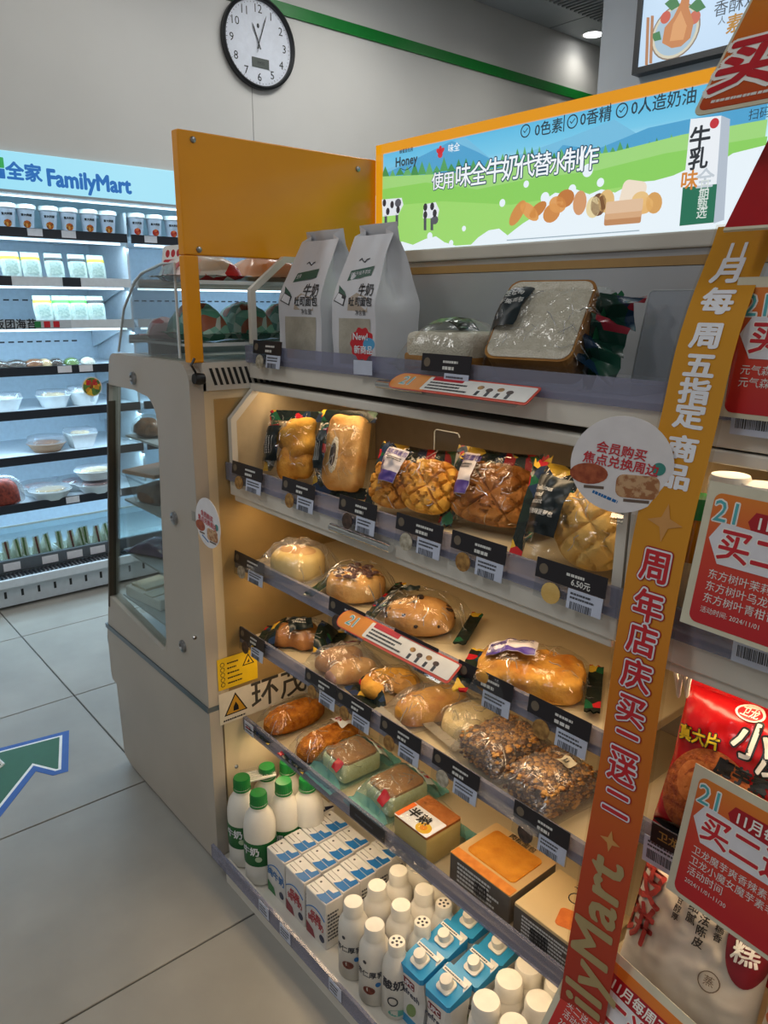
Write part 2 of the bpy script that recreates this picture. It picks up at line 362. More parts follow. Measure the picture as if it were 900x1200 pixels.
plate('drumstick', [sc(*q) for q in ck], em('C9824A'), t, 0, .003); plate('drumstick_glaze', [sc(*q) for q in ((784, 48), (788, 28), (797, 12), (804, 30), (800, 46))], em('DFA066'), t, 0, .0036)
plate('tomato', circ(*sc(779, 20), .028), em('CC5A44'), t, 0, .003); plate('tomato', circ(*sc(813, 20), .03), em('CC6A50'), t, 0, .0025)
for q in (((778, 4), (790, -6), (796, 6), (786, 12)), ((806, 8), (818, -4), (826, 8), (816, 14)), ((762, 40), (772, 36), (774, 46), (766, 48))): plate('leaf', [sc(*k) for k in q], em('3F7F4A'), t, 0, .003)
for a, b in ((757, 20), (762, 18)): plate('chopstick', [sc(a, b), sc(a+3, b), sc(a+1, b+56), sc(a-2, b+56)], em('B58058'), t, 0, .004)
q = sc(862, 5); T(t, '香酥鸡', q[0], q[1], .075, em('3E4650'), .003); q = sc(860, 27); T(t, '素', q[0], q[1]-.005, .085, em('B9852E'), .003, .02); q = sc(845, 24); T(t, '人', q[0], q[1], .04, em('6E7680'), .003)
# ================================================================ REFRIGERATED WALL CASE
FX = -4.1
def fp(px, py, x=FX): return ox(px, py, x)
FB = mat('fridge_white_steel', 'D4DDE4', .35); FBK = mat('fridge_liner', 'D3E4F0', .35); FRD = mat('dark_price_rail', '252A33', .35)
COOL = (.56, .81, 1.0)
fr = thing('refrigerated_wall_case', 'tall open refrigerated wall case with lit blue header sign', 'refrigerator', (0, 0, 0))
Y0, Y1, YM = .1, 3.4, ox(152, 283, FX).y
mk('back_panel', box(-4.74, -4.70, Y0, Y1, .1, 2.18), FBK, fr)
mk('side_panel', box(-4.74, -4.02, Y0-.03, Y0, .0, 2.18), FB, fr); mk('side_panel', box(-4.74, -4.02, Y1, Y1+.015, .0, 2.18), FB, fr)
mk('top_panel', box(-4.74, -4.21, Y0, Y1, 2.16, 2.18), FB, fr)
sg = mk('header_sign', bbox(-4.03, -3.985, Y0, Y1, 1.995, 2.16, .004), gradient('header_blue', ['8FDAF2', 'A6E2F5', '9ADFF4'], 1, 1.0, lo=.5, hi=3), fr)
mk('header_trim', box(-4.04, -3.98, Y0, Y1, 1.982, 1.994), mat('trim_grey', '9AA6AE', .4), fr)
st = thing('t', 'x', 'x', frame((-3.984, 0, 0), *YZ)); bpy.data.objects.remove(st)
LB = em('1673C8', .75); LG = em('2FB35A', .75)
sl = bpy.data.objects.new('sign_lettering', None); col.objects.link(sl); sl.parent = fr; sl.matrix_world = frame((-3.984, 0, 0), *YZ)
qa = ox(27, 202, -3.984); qb = ox(100, 213, -3.984)
T(sl, '全家', qa.y+.004, qa.z-.004, .080, LB, .001, .04); T(sl, 'FamilyMart', qb.y+.022, qb.z-.002, .104, LB, .001, .04, sx=.88)
q = ox(-9, 195, -3.984); mk('logo_block', mv(prism(rrect(-.05, .05, .0, .045, .004), 0, .0015), q.y, q.z-.002), LG, sl); mk('logo_block', mv(prism(rrect(-.05, .05, -.045, -.003, .004), 0, .0015), q.y, q.z-.002), LB, sl)
for k in (205, 0):
    pass
ROWS = [1.82, 1.594, 1.386, 1.157, .94, .709, .464]
LED = mat('cool_led', 'DDF4FF', .4, emit=3.0, c2='C8EAFF')
for r, z in enumerate(ROWS):
    for a, b in ((Y0+.01, YM-.012), (YM+.012, Y1-.01)):
        s = mk('shelf', box(-4.70, FX-.012, a, b, z-.01, z+.012), FB, fr)
        mk('price_rail', box(FX-.012, FX, a, b, z-.022, z+.022), FRD if r in (0, 3, 4, 5, 6) else FB, s)
        if r < 3: mk('led_strip', box(FX-.045, FX-.025, a+.03, b-.03, z-.034, z-.024), LED, s)
    area('case_led', (FX-.05, (Y0+Y1)/2, z-.045), (0, math.radians(16), 0), .05, Y1-Y0, 5.5 if r < 2 else 9, COOL, fr)
area('case_led', (-4.10, (Y0+Y1)/2, 1.955), (0, math.radians(5), 0), .05, Y1-Y0, 3, COOL, fr)
mk('top_led_strip', box(-4.06, -4.045, Y0+.03, Y1-.03, 1.974, 1.981), LED, fr)
up = mk('upright', box(-4.69, -4.14, YM-.006, YM+.006, .5, 1.95), FB, fr)
for z in ROWS[1:5]:
    for s in (-1, 1): mk('bracket', [(v[0], YM+s*.03+v[2]*.004, z-.012+v[1]) for v in prism([(-4.69, 0), (-4.12, 0), (-4.69, -.14)], -1, 1)[0]] and ([(v[0], YM+s*.03+v[2]*.004, z-.012+v[1]) for v in prism([(-4.69, 0), (-4.12, 0), (-4.69, -.14)], -1, 1)[0]], prism([(-4.69, 0), (-4.12, 0), (-4.69, -.14)], -1, 1)[1]), FB, up)
for a, b in ((.25, 1.6), (1.8, 3.3)):
    for z in (1.5, 1.27):
        for k in range(int((b-a)/.05)): pass
        mk('slot_row', join(*[box(-4.7, -4.697, a+k*.05, a+k*.05+.03, z, z+.008) for k in range(int((b-a)/.05))]), FRD, fr)
mk('deck', box(-4.70, -4.0, Y0, Y1, .14, .17), FB, fr)
mk('well_rail', box(-4.0, -3.975, Y0, Y1, .175, .235), mat('grey_rail', '5A636B', .35), fr)
mk('air_grille', box(-3.975, -3.90, Y0, Y1, .145, .165), FRD, fr)
mk('grille_bars', join(*[box(-3.972, -3.903, Y0+.02*k, Y0+.02*k+.008, .165, .170) for k in range(int((Y1-Y0)/.02))]), STEEL, fr, kind='stuff')
mk('bumper', bbox(-3.905, -3.885, Y0, Y1, .118, .165, .006), FB, fr)
bp_ = mk('base_panel', box(-4.70, -3.93, Y0, Y1, .012, .14), FB, fr)
for k in range(40): mk('base_slot', box(-3.931, -3.9285, Y0+.1+k*.08, Y0+.112+k*.08, .055, .09), BLACK, bp_)
mk('well_glass', box(-4.0, -3.996, Y0, Y1, .235, .40), GLASS, fr); mk('glass_edge', box(-4.002, -3.994, Y0, Y1, .40, .408), mat('glass_edge', 'BFD6D6', .2), fr)
for px in (12, 57, 86, 113): # price tickets on the lower rail
    q = ox(px, 650-px*.2, -3.973); mk('price_ticket', box(-3.9745, -3.972, q.y-.04, q.y+.04, .182, .222), LABELW, fr)
for px, r in ((44, 0), (83, 0), (178, 0), (62, 3), (88, 3), (55, 6), (110, 6)):
    q = ox(px, 300, FX); mk('price_ticket', box(FX, FX+.002, q.y-.035, q.y+.035, ROWS[r]-.014, ROWS[r]+.02), LABELW, fr)
for px in (2, 84): q = ox(px, 330, FX); mk('dark_price_tag', box(FX, FX+.003, q.y-.045, q.y+.045, ROWS[1]-.024, ROWS[1]+.022), FRD, fr)
q = ox(30, 380, FX); ti = mk('printed_strip', box(FX, FX+.002, q.y-.3, q.y+.22, ROWS[2]-.02, ROWS[2]+.02), mat('pale_strip', 'B9C4CB', .5), fr)
tl = T(fr, '饭团海苔', 0, 0, .05, BLACK, 0, .02); tl.matrix_world = frame((FX+.003, ox(18, 380, FX).y, ROWS[2]), *YZ)
for k, cc in enumerate(('GREEN', 'RED', 'RED')):
    q = ox(44+k*11, 380, FX); mk('small_pictogram', box(FX+.002, FX+.004, q.y-.015, q.y+.015, ROWS[2]-.015, ROWS[2]+.015), globals()[cc], fr)
# --- cups on the top shelf
CUPP = printed('cup_picture', ['C98A3E', 'B5521E', 'E0B060', '8A4A20'], 60); CUPR = printed('cup_picture_red', ['B5382A', 'C95A30', 'E0B060', 'A02A20'], 60)
def cup_proto(label, m, grp):
    t = thing('noodle_cup', label, 'cup', (0, 0, 0), grp)
    mk('cup_body', lathe([(.034, 0), (.047, .112), (.049, .114)], 24), mat('cup_paper', 'C2C8D2', .45), t, True)
    mk('lid', lathe([(.052, .110), (.054, .112), (.054, .128), (.050, .134), (.046, .130)], 24), WHITE, t, True)
    def wr(x, y, z): r = .0345+.0125*y/.112+z; a = x/.042; return Vector((r*math.cos(a), r*math.sin(a), y))
    mk('picture', sheet(lambda u, v: wr(.022*u*math.sqrt(max(0, 1-v*v)), .032+.02*v, .0008), 10, 8), m, t, True)
    T(t, '康师傅'[:0]+'意大利面', 0, .078, .014, BLACK, .0008, .04, warp=wr, al='CENTER'); return t
def cup_lbl(i): return None
cA = None
CX_ = [(10, 0), (32.5, 0), (58.7, 0), (81.4, 0), (105, 0), (127, 0), (143, 0, 1), (160, 1), (181, 1), (202, 1)]
cp = [cup_proto('x', CUPP, 'noodle cups on the top fridge shelf'), cup_proto('x', CUPR, 'noodle cups on the top fridge shelf')]
ordn = ['first', 'second', 'third', 'fourth', 'fifth', 'sixth', 'seventh', 'eighth', 'ninth', 'tenth', 'eleventh', 'twelfth', 'thirteenth']
used = [0, 0]
for i, q in enumerate(CX_):
    xx = -4.17 if len(q) == 2 else -4.28
    y = ox(q[0], 272, xx).y; M = TR(xx, y, ROWS[0]+.0125) @ RZ(-12) @ Matrix.Scale(.9, 4)
    l = f'white lidded noodle cup, {ordn[i]} from the left on the top fridge shelf' if i < 9 else 'white lidded noodle cup with plain side, nearest the yellow post'
    k = q[1]
    if not used[k]: cp[k].matrix_world = M; cp[k]['label'] = l; used[k] = 1
    else: dup(cp[k], M, l)
# --- rice ball pouches
def riceball(x, y, z, band, label, tilt=-14):
    t = thing('rice_ball_pouch', label, 'rice ball', TR(x, y, z) @ RY(tilt), 'rice ball pouches in the fridge')
    M = frame((0, 0, 0), *YZ)
    pf = lambda u, v: M @ Vector((.048*u*(1-.1*abs(v)), .066+.066*v, .018*(max(0, (1-u*u)*(1-v*v)))**.4))
    mk('pouch_front', sheet(pf, 8, 8), mat('pale_pouch', 'D5E3DA', .3, c2='B9CFC4', scale=50, bump=.5, bscale=50), t, True)
    mk('pouch_back', join(sheet(lambda u, v: M @ Vector((-.048*u*(1-.1*abs(v)), .066+.066*v, -.004)), 4, 4)), mat('pale_pouch_back', 'C5D3CE', .3), t)
    if band: mk('printed_band', sheet(lambda u, v: pf(u, v)+Vector((.001, 0, 0)), 8, 2, -1, 1, .38, .62), band, t, True)
    mk('rice_filling', xf(sheet(lambda u, v: (.028*u, .03*v, .0), 4, 3), M @ TR(0, .052, .0205)), mat('rice_fill', 'B5C6BC', .5, c2='8FA59A', scale=80), t)
YB = mat('yellow_band', 'E3C62E', .4); GB = mat('green_band', '58B944', .4); KB = mat('dark_band', '2C302E', .4)
for px, b, l in ((15, YB, 'rice ball pouch with yellow band, leftmost on the second fridge shelf'), (39, YB, 'rice ball pouch with yellow band, second from left on second shelf'), (66, KB, 'rice ball pouch with black band, third on the second fridge shelf'),
                 (93, KB, 'rice ball pouch with black band and red mark, second fridge shelf'), (115, YB, 'rice ball pouch with yellow band beside the shelf bracket')):
    riceball(-4.19, ox(px, 322, -4.19).y, ROWS[1]+.013, b, l)
for px, b, l in ((53, YB, 'rice ball pouch with yellow band on the third fridge shelf'), (75, GB, 'rice ball pouch with green band, left of two on third shelf'), (95, GB, 'rice ball pouch with green band, right of two on third shelf'), (115, KB, 'rice ball pouch with black band on the third fridge shelf')):
    riceball(-4.19, ox(px, 373, -4.19).y, ROWS[2]+.013, b, l)
# --- bowls, trays, wraps
BOWL = mat('white_bowl', 'DDE3E4', .35); LIDM = film('clear_lid', 'F4F8F8', .06, 1.0, .05, .2, 30, haze=.15)
FOODS = {n: mat('food_'+n, a, .55, c2=b, scale=70, bump=.5, bscale=70) for n, a, b in (('brown', '8A5A32', '5B3517'), ('beige', 'C7B08A', 'A58A5E'), ('green', '6F8F4A', '3F5F2A'), ('dark', '3E3126', '1E1812'), ('red', '8F3A2A', '5A1E16'), ('white', 'D8D6CC', 'B9B7AB'), ('pinkish', 'B98A80', '8A5A54'))}
def bowl(x, y, z, r, h, food, label, name='salad_bowl', dome=.03, square=0, bm=BOWL):
    t = thing(name, label, 'food bowl', (x, y, z), 'ready meals in the fridge'); n = 4 if square else 24; k = 1.3 if square else 1
    g = lathe([(r*.7*k, 0), (r*k, h), (r*1.05*k, h+.002), (r*1.05*k, h+.005), (r*.96*k, h+.004)], n)
    rot = RZ(45) if square else RZ(0)
    mk('bowl_body', xf(g, rot), bm, t, not square)
    mk('food', xf(blob(r*.86*(.95 if square else 1), r*.86*(.95 if square else 1), .02, disp=lambda a, b, c: .006*nz(a, b, c, 40), nu=16, nv=8), TR(0, 0, h-.012)), FOODS[food], t, True)
    mk('lid', xf(lathe([(r*1.04*k, h+.006), (r*.96*k, h+dome), (r*.5*k, h+dome*1.05)], n), rot), LIDM, t, not square)
def fy(px, py, x): return ox(px, py, x).y
bowl(-4.24, fy(5, 470, -4.24), ROWS[4]+.013, .085, .06, 'white', 'clear lidded white bowl at the left edge of fifth fridge shelf')
bowl(-4.24, fy(63, 470, -4.24), ROWS[4]+.013, .085, .06, 'beige', 'white bowl of noodles with clear lid on fifth fridge shelf')
bowl(-4.24, fy(99, 470, -4.24), ROWS[4]+.013, .085, .07, 'white', 'white bowl with clear lid behind the round shelf sticker')
bowl(-4.24, fy(55, 525, -4.24), ROWS[5]+.013, .095, .04, 'brown', 'low brown food bowl with domed clear lid on sixth shelf', dome=.04, bm=mat('brown_tray', '9A7A5E', .4))
bowl(-4.24, fy(95, 520, -4.24), ROWS[5]+.013, .075, .075, 'beige', 'square cream food tub with clear lid on sixth shelf', square=1)
for px, x, zz, f, l in ((45, -4.30, .0, 'pinkish', 'flat round tray with pink topping at back of seventh shelf'), (57, -4.17, 0, 'beige', 'flat round tray at front of the seventh fridge shelf'), (89, -4.30, 0, 'red', 'flat round tray with red topping on seventh fridge shelf'), (112, -4.17, 0, 'pinkish', 'lower flat round tray near the glass of seventh shelf'), (112, -4.17, .075, 'beige', 'upper flat round tray stacked near the end cabinet')):
    bowl(x, fy(px, 560, x), ROWS[6]+.013+zz, .105, .045, f, l, 'meal_tray', dome=.02)
for i, (px, f) in enumerate(((-2, 'dark'), (19, 'dark'), (41, 'brown'), (53, 'beige'), (66, 'dark'), (84, 'green'), (103, 'white'))):
    y = fy(px, 430, -4.2); r = .05 if i < 3 else .035
    t = thing('wrapped_roll', f'small wrapped {("seaweed", "seaweed", "brown", "beige", "dark", "green", "white")[i]} roll, {ordn[i]} from left on fourth shelf', 'food roll', (-4.2, y, ROWS[3]+.0125), 'wrapped rolls on the fourth fridge shelf')
    mk('roll', blob(.045, r*1.1, .03, disp=lambda a, b, c: .005*nz(a+i, b, c, 50), nu=14, nv=8), FOODS[f], t, True); mk('wrap', xf(blob(.05, r*1.25, .034, nu=14, nv=8), TR(0, 0, 0)), WRAP, t, True)
# chocolate bag and sandwiches in the well
t = thing('chocolate_snack_bag', 'tall dark brown snack bag with clear edge at left of fridge', 'snack bag', (-4.02, fy(6, 575, -4.02), ROWS[6]+.02), None)
t.location.x = -4.16; t.location.z = ROWS[6]+.013
mk('bag', blob(.05, .1, .12, .7, .8, lambda a, b, c: .006*nz(a, b, c, 30), 20, 14, .2), FOODS['red'], t, True); mk('clear_edge', blob(.03, .125, .135, .7, .8, None, 20, 14, .2), WRAP2, t, True)
BASK = mat('basket_white', 'C9CEC9', .5)
for i, (px, py) in enumerate(((8, 640), (43, 630), (83, 621), (113, 612))):
    y = fy(px, py, -4.08)
    t = thing('sandwich_basket', f'white shallow sandwich basket, {ordn[i]} from left in the fridge well', 'basket', (-4.10, y, .1705), 'baskets in the fridge well')
    mk('base', box(-.09, .085, -.075, .075, 0, .006), BASK, t)
    for nm, g in (('front_wall', box(.079, .085, -.075, .075, .006, .05)), ('back_wall', box(-.09, -.084, -.075, .075, .006, .05)), ('end_wall', box(-.084, .079, -.075, -.069, .006, .05)), ('end_wall', box(-.084, .079, .069, .075, .006, .05))): mk(nm, g, BASK, t)
    for k in range(3):
        s = thing('sandwich', f'white wrapped sandwich wedge, {ordn[k]} in the {ordn[i]} fridge basket', 'sandwich', TR(-4.12+.02*(k % 2), y-.045+.045*k, .178) @ RZ(20*(k-1)) @ RX(4), 'sandwiches in the fridge well')
        tri = [(-.05, 0), (.05, 0), (.03, .13)]
        M = Matrix(((1, 0, 0, 0), (0, 0, 1, 0), (0, 1, 0, 0), (0, 0, 0, 1)))
        mk('bread', xf(prism(tri, -.014, .014), M), mat('sandwich_bread', 'E4E6DC', .6, c2='D2D8C8', scale=60), s)
        mk('filling', xf(prism([(-.048, -.001), (.051, -.001), (.0312, .1312)], -.005, .005), M), FOODS['green'] if k != 1 else FOODS['red'], s)
        mk('wrap', xf(prism([(-.054, -.002), (.054, -.002), (.033, .137)], -.017, .017), M), WRAP, s)
q = fp(107, 453, FX+.02); t = thing('shelf_sticker', 'round yellow green picture sticker on the fifth fridge shelf edge', 'sticker', frame((FX+.03, q.y, q.z), *YZ))
mk('disc', prism(circ(0, 0, .052), 0, .002), mat('sticker_white', 'D9D2C0', .4), t); mk('picture', prism(circ(0, 0, .047), .002, .0025), printed('sticker_food', ['C98A2E', '5F7F3A', 'D9B23A', '8A4A20', '4A6A3A'], 45), t)
mk('stem', box(-.006, .006, -.075, .0, -.002, 0), ACR, t); mk('clip', box(-.006, .006, -.08, -.03, -.03, -.002), ACR, t)
T(t, '新品', 0, .02, .03, RED, .003, .05)
# ================================================================ END CABINET (chilled end cap)
PX, PY = -1.62, .787            # right end and front face of the cabinet
GREYC = mat('cabinet_grey_beige', 'B7AFA3', .42, c2='B0A89C', scale=4)
ec = thing('end_cabinet', 'beige chilled end cabinet with slanted glass side window', 'display cabinet', (0, 0, 0))
def xz(poly, y0, y1):   # polygon in x,z extruded along y
    v, f = prism(poly, y0, y1); return [(a, c, b) for a, b, c in v], [tuple(reversed(q)) for q in f]
def yz(poly, x0, x1):
    v, f = prism(poly, x0, x1); return [(c, a, b) for a, b, c in v], f
def arc(cx, cz, r, a0, a1, n=6): return [(cx+r*math.cos(math.radians(a0+(a1-a0)*k/n)), cz+r*math.sin(math.radians(a0+(a1-a0)*k/n))) for k in range(n+1)]
# upper side panel with window hole, built as ring between outer and inner outline
outer = [(PX, .49)] + arc(PX-.05, 1.365-.05, .05, 0, 90) + arc(-2.065, 1.365-.04, .04, 90, 165) + [(-2.31, .49)]
inner = [(-1.86, .555)] + arc(-1.88, 1.2, .07, 0, 75) + [(-1.94, 1.277), (-2.118, 1.277), (-2.277, .60)] + arc(-1.90, .595, .04, 270, 355, 4)
def ring(outer, inner, y0, y1):
    bm = bmesh.new(); res = []
    def loop(P, y): return [bm.verts.new((x, y, z)) for x, z in P]
    ls = {}
    for y in (y0, y1):
        a, b = loop(outer, y), loop(inner, y); ls[y] = (a, b)
        es = [bm.edges.new((L[i], L[(i+1) % len(L)])) for L in (a, b) for i in range(len(L))]
        bmesh.ops.triangle_fill(bm, use_beauty=True, edges=es)
    for k in (0, 1):
        A, B_ = ls[y0][k], ls[y1][k]
        for i in range(len(A)): bm.faces.new((A[i], A[(i+1) % len(A)], B_[(i+1) % len(A)], B_[i]))
    bmesh.ops.recalc_face_normals(bm, faces=bm.faces[:]); bm.verts.index_update()
    g = ([tuple(v.co) for v in bm.verts], [tuple(v.index for v in f.verts) for f in bm.faces]); bm.free(); return g
for y, nm in ((PY, 'side_panel'), (1.9, 'far_side_panel')):
    s = mk(nm, ring(outer, inner, y, y+.035), GREYC, ec)
    mk('window_glass', xz([(x, z) for x, z in inner], y+.012, y+.017), GLASS, s)
    if y == PY:
        mk('window_edge', xz([(-2.127, 1.28), (-2.118, 1.28), (-2.277, .56), (-2.286, .56)], y-.002, y+.02), mat('bronze_edge', '4F4436', .35), s)
        for q in ((157, 443), (205, 607), (215, 757)):
            b = oy(*q, PY); mk('screw', xf(lathe([(.017, 0), (.016, .006), (.008, .009), (.006, .004)], 16), frame((b.x, PY, b.z), *XZ)), STEEL, s, True)
low = [(PX, .012), (PX, .475), (-2.318, .475), (-2.325, .455), (-2.325, .31), (-2.318, .29), (-2.285, .283), (-2.272, .03), (-2.22, .012)]
mk('lower_side_panel', xz(low, PY, PY+.035), GREYC, ec); mk('lower_body', xz([(a+(.02 if a < -2 else -.02), b) for a, b in low], PY+.035, 1.9), GREYC, ec)
mk('edge_profile', box(-2.325, PX, PY-.004, PY+.03, .475, .489), mat('blue_grey_profile', '6D7880', .3, .6), ec)
mk('hinge_knob', box(-2.345, -2.318, PY+.005, PY+.025, .41, .44), STEEL, ec)
mk('foot', join(box(-2.2, -2.15, PY+.06, PY+.11, 0, .014), box(-1.72, -1.67, PY+.06, PY+.11, 0, .014), box(-2.2, -2.15, 1.78, 1.83, 0, .014), box(-1.72, -1.67, 1.78, 1.83, 0, .014)), DGREY, ec)
# back wall of the cabinet, facing the bread shelves
mk('corner_profile', box(PX-.02, PX, PY+.0352, PY+.042, .49, 1.32), CREAM2, ec)
bw = mk('back_panel', box(PX-.03, PX-.004, PY+.042, 1.9, .0155, 1.30), CREAM2, ec)
mk('panel_seam', box(PX-.0042, PX-.002, PY+.05, 1.34, .462, .465), mat('seam_tan', 'A8977A', .5), bw)
mk('acrylic_sheet', box(PX-.0018, PX+.001, PY+.06, 1.33, .49, 1.28), film('glossy_sheet', 'F3EDE0', .12, 1, .03, .02), bw)
for q in ((229, 748), (291, 765), (278, 899)): b = ox(*q, PX); mk('panel_screw', xf(lathe([(.006, 0), (.004, .003)], 10), frame((PX-.003, b.y, b.z), *YZ)), STEEL, bw)
vt = mk('vent_strip', yz([(PY+.0352, 1.30), (1.9, 1.30), (1.9, 1.362), (PY+.0352, 1.362)], PX-.03, PX), CREAM, ec)
for k in range(26):
    y = PY+.052+k*.0155; mk('vent_slot', [(PX+.0006+(0 if i < 4 else -.004), yy, zz) for i, (yy, zz) in enumerate(((y+.012, 1.312), (y+.020, 1.312), (y+.007, 1.352), (y-.001, 1.352)))] and ([(PX+.0006, y+.012, 1.312), (PX+.0006, y+.020, 1.312), (PX+.0006, y+.007, 1.352), (PX+.0006, y-.001, 1.352)], [(0, 1, 2, 3)]), BLACK, vt)
tpn = mk('top_deck', box(-2.05, PX, PY+.0352, 1.9, 1.362, 1.3645), CREAM, ec)
cab = mk('cable', tube([ox(228, 420, PX+.02), ox(224, 428, PX+.02), ox(229, 436, PX+.012), ox(231, 443, PX+.012)], .003, 6), BLACK, ec, True)
mk('cable_clip', xf(lathe([(.012, -.012), (.014, 0), (.012, .012)], 14), TR(ox(233, 444, PX+.012)) @ RX(90)), BLACK, ec, True)
# inner shelves
FBK2 = mat('cabinet_shelf_grey', 'B9C2C6', .35)
for z, x0 in ((.60, -2.27), (.76, -2.235), (.93, -2.19), (1.13, -2.14)):
    mk('inner_shelf', box(x0+.01, -1.70, PY+.04, 1.88, z-.006, z), FBK2, ec)
    mk('shelf_led', box(x0+.012, x0+.022, PY+.05, 1.86, z-.013, z-.0065), LED, ec)
area('cabinet_led', (-1.95, 1.3, 1.35), (0, 0, 0), .1, .9, 2.2, (.8, .92, 1), ec)
mk('bottom_deck', box(-2.3, -1.65, PY+.036, 1.88, .48, .50), FBK2, ec); mk('rear_liner', box(-1.69, -1.65, PY+.036, 1.88, .50, 1.36), mat('liner_dark', '5A5F60', .4), ec)
# glass canopy over the cabinet with its own shelves
can = [oy(*q, PY+.02) for q in ((211, 420), (204, 308), (190, 309), (166, 320), (158, 330), (145, 362), (139, 412))]
mk('canopy_glass', xz([(p.x, p.z) for p in can], PY+.018, PY+.022), film('canopy_acrylic', 'E4E8E8', .03, 1, .03, 0, haze=.05), ec)
mk('canopy_edge', tube([(p.x, p.y, p.z) for p in can], .0035, 6), mat('acrylic_edge', 'D6DCDC', .15), ec, True)
mk('canopy_post', box(-1.665, -1.652, PY+.03, PY+.043, 1.365, 1.59), mat('acrylic_edge', 'D6DCDC'), ec)
for z, x0 in ((1.545, -1.93), (1.405, -2.02)):
    cs = mk('canopy_shelf', box(x0, -1.64, PY+.03, 1.88, z-.004, z), GLASS, ec); mk('shelf_lip', box(-1.642, -1.637, PY+.03, 1.88, z-.005, z+.003), mat('acrylic_edge', 'D6DCDC'), cs)
    mk('shelf_lip', box(x0-.004, x0, PY+.03, 1.88, z-.012, z+.01), mat('acrylic_edge', 'D6DCDC'), cs)
    mk('shelf_end', box(x0, -1.65, PY+.027, PY+.030, z-.006, z), mat('acrylic_edge', 'D6DCDC'), cs)
mk('canopy_rear_panel', box(-1.95, -1.93, PY+.05, 1.88, 1.366, 1.40), FBK2, ec)
# packets on the canopy shelves
PKC = [printed('bag_print_a', ['D8A888', 'DDB49A', 'D9B090', 'B5262E', 'E0C4A8', 'D8A078'], 9), printed('bag_print_b', ['D8A0A8', 'E6C4C8', 'C0303A', 'F0E0E0'], 22), printed('bag_print_c', ['7FB8A4', 'A8CFC0', '4E8A76', 'C9D8CE', 'A0604A', '5FA08A'], 34), printed('bag_print_d', ['D5DAD8', 'E0E2E0', 'E8E8E4', 'B5262E', 'C9CFCE', 'DCC8C4'], 26)]
def pouch_fn(L, W, Hh, fin=.025, wr=.003, seed=0, e=2.6):
    bL = 1-2*fin/L
    def top(u, v, side=1):
        s = min(1, abs(u)/bL); h = max(0, 1-s**e)**.5*max(0, 1-abs(v)**2.6)**.5
        x = u*L/2; y = v*W/2*(1-.05*(1-s)); n = wr*((1-2*abs(nz(x+seed, y, side, 22)))*.9+nz(x-seed, y, side, 60)*.8)*(.25+h)
        if abs(u) > bL: y *= 1+.05*math.sin(u*60+seed); n += .002*math.sin(v*14+seed)
        zm = .22*Hh
        return Vector((x, y, zm+(Hh-zm)*h+n if side > 0 else max(0, zm-zm*h**.5)))
    return top, bL
def pouch_geo(fn, u0=-1, u1=1, nu=24, nv=16):
    if (nu, nv) == (24, 16): nu, nv = 30, 20
    a = sheet(lambda u, v: fn(u, v, 1), nu, nv, u0, u1); b = sheet(lambda u, v: fn(u, v, -1), nu, nv, u0, u1); return join(a, (b[0], [tuple(reversed(q)) for q in b[1]]))
FLAT = False
def tri_(g): return g[0], [q for f in g[1] for q in ((f[0], f[1], f[2]), (f[0], f[2], f[3]))]
FOLD_GLINT = film('film_fold', 'FFFFFF', .25, .3, .6, 0, haze=.35, hc='F4F4F0')  # whitened film for fold ridges: highlight lines put into the colour
def creases(fn, a, n, seed, L, W):  # thin raised folds, coloured pale to stand in for glints on the wrap
    r = random.Random(seed*7+1); gs = []
    for k in range(n):
        u, v = r.uniform(-a*.85, a*.85), r.uniform(-.8, .8)
        if k % 3 == 0: u = r.choice((-1, 1))*a*r.uniform(.7, .98)
        ang = r.uniform(-.6, .6) if k % 3 == 0 else r.uniform(0, 6.28); l = r.uniform(.012, .035); P = []
        for i in range(5):
            x, y = u+math.cos(ang)*l*i/2/L, v+math.sin(ang)*l*i/2/W
            if abs(x) > .99 or abs(y) > .96: break
            P.append(fn(x, y, 1)+Vector((0, 0, .0004))); ang += r.uniform(-.25, .25)
        if len(P) > 2: gs.append(tube(P, .0007*r.uniform(.6, 1.4), 4))
    return join(*gs)
def flat_bag(name, label, cat, M, L, W, Hh, m, grp=None, seed=0):
    t = thing(name, label, cat, M, grp); fn, bL = pouch_fn(L, W, Hh, .02, .006, seed)
    mk('bag', pouch_geo(fn, -bL, bL, 16, 12), m, t, True); mk('end_seal', pouch_geo(fn, bL, 1, 2, 10), m, t, True); mk('end_seal', pouch_geo(fn, -1, -bL, 2, 10), m, t, True); return t
for i, (y, k, l) in enumerate(((.90, 3, 'white and red snack bag on canopy shelf beside yellow post'), (1.08, 0, 'orange brown bread bag with red corner on upper canopy shelf'), (1.29, 0, 'orange bread bag at far end of upper canopy shelf'), (1.5, 1, 'pink bag at the back of the upper canopy shelf'))):
    flat_bag('snack_bag', l, 'snack bag', TR(-1.76, y, 1.546) @ RZ(80), .2, .2, .06, PKC[k], 'bags on the canopy shelf', i)
for i, y in enumerate((.90, 1.03, 1.16, 1.29, 1.42)):
    flat_bag('salad_pack', f'green salad pack, {ordn[i]} from the yellow post on lower canopy shelf', 'salad pack', TR(-1.79, y, 1.4055) @ RZ(90) , .125, .2, .09, PKC[2], 'packs on the lower canopy shelf', i+5)
t = flat_bag('salad_pack', 'pink and grey pack lying on left of the canopy shelf', 'salad pack', TR(-1.935, .88, 1.4055) @ RZ(70), .13, .1, .05, PKC[1], None, 33)
q = oy(172, 312, PY+.06); t = thing('promo_topper', 'small red and white printed card standing behind the glass canopy', 'promo card', frame((-1.80, .852, 1.548), (1, .1, 0), (0, .15, 1)))
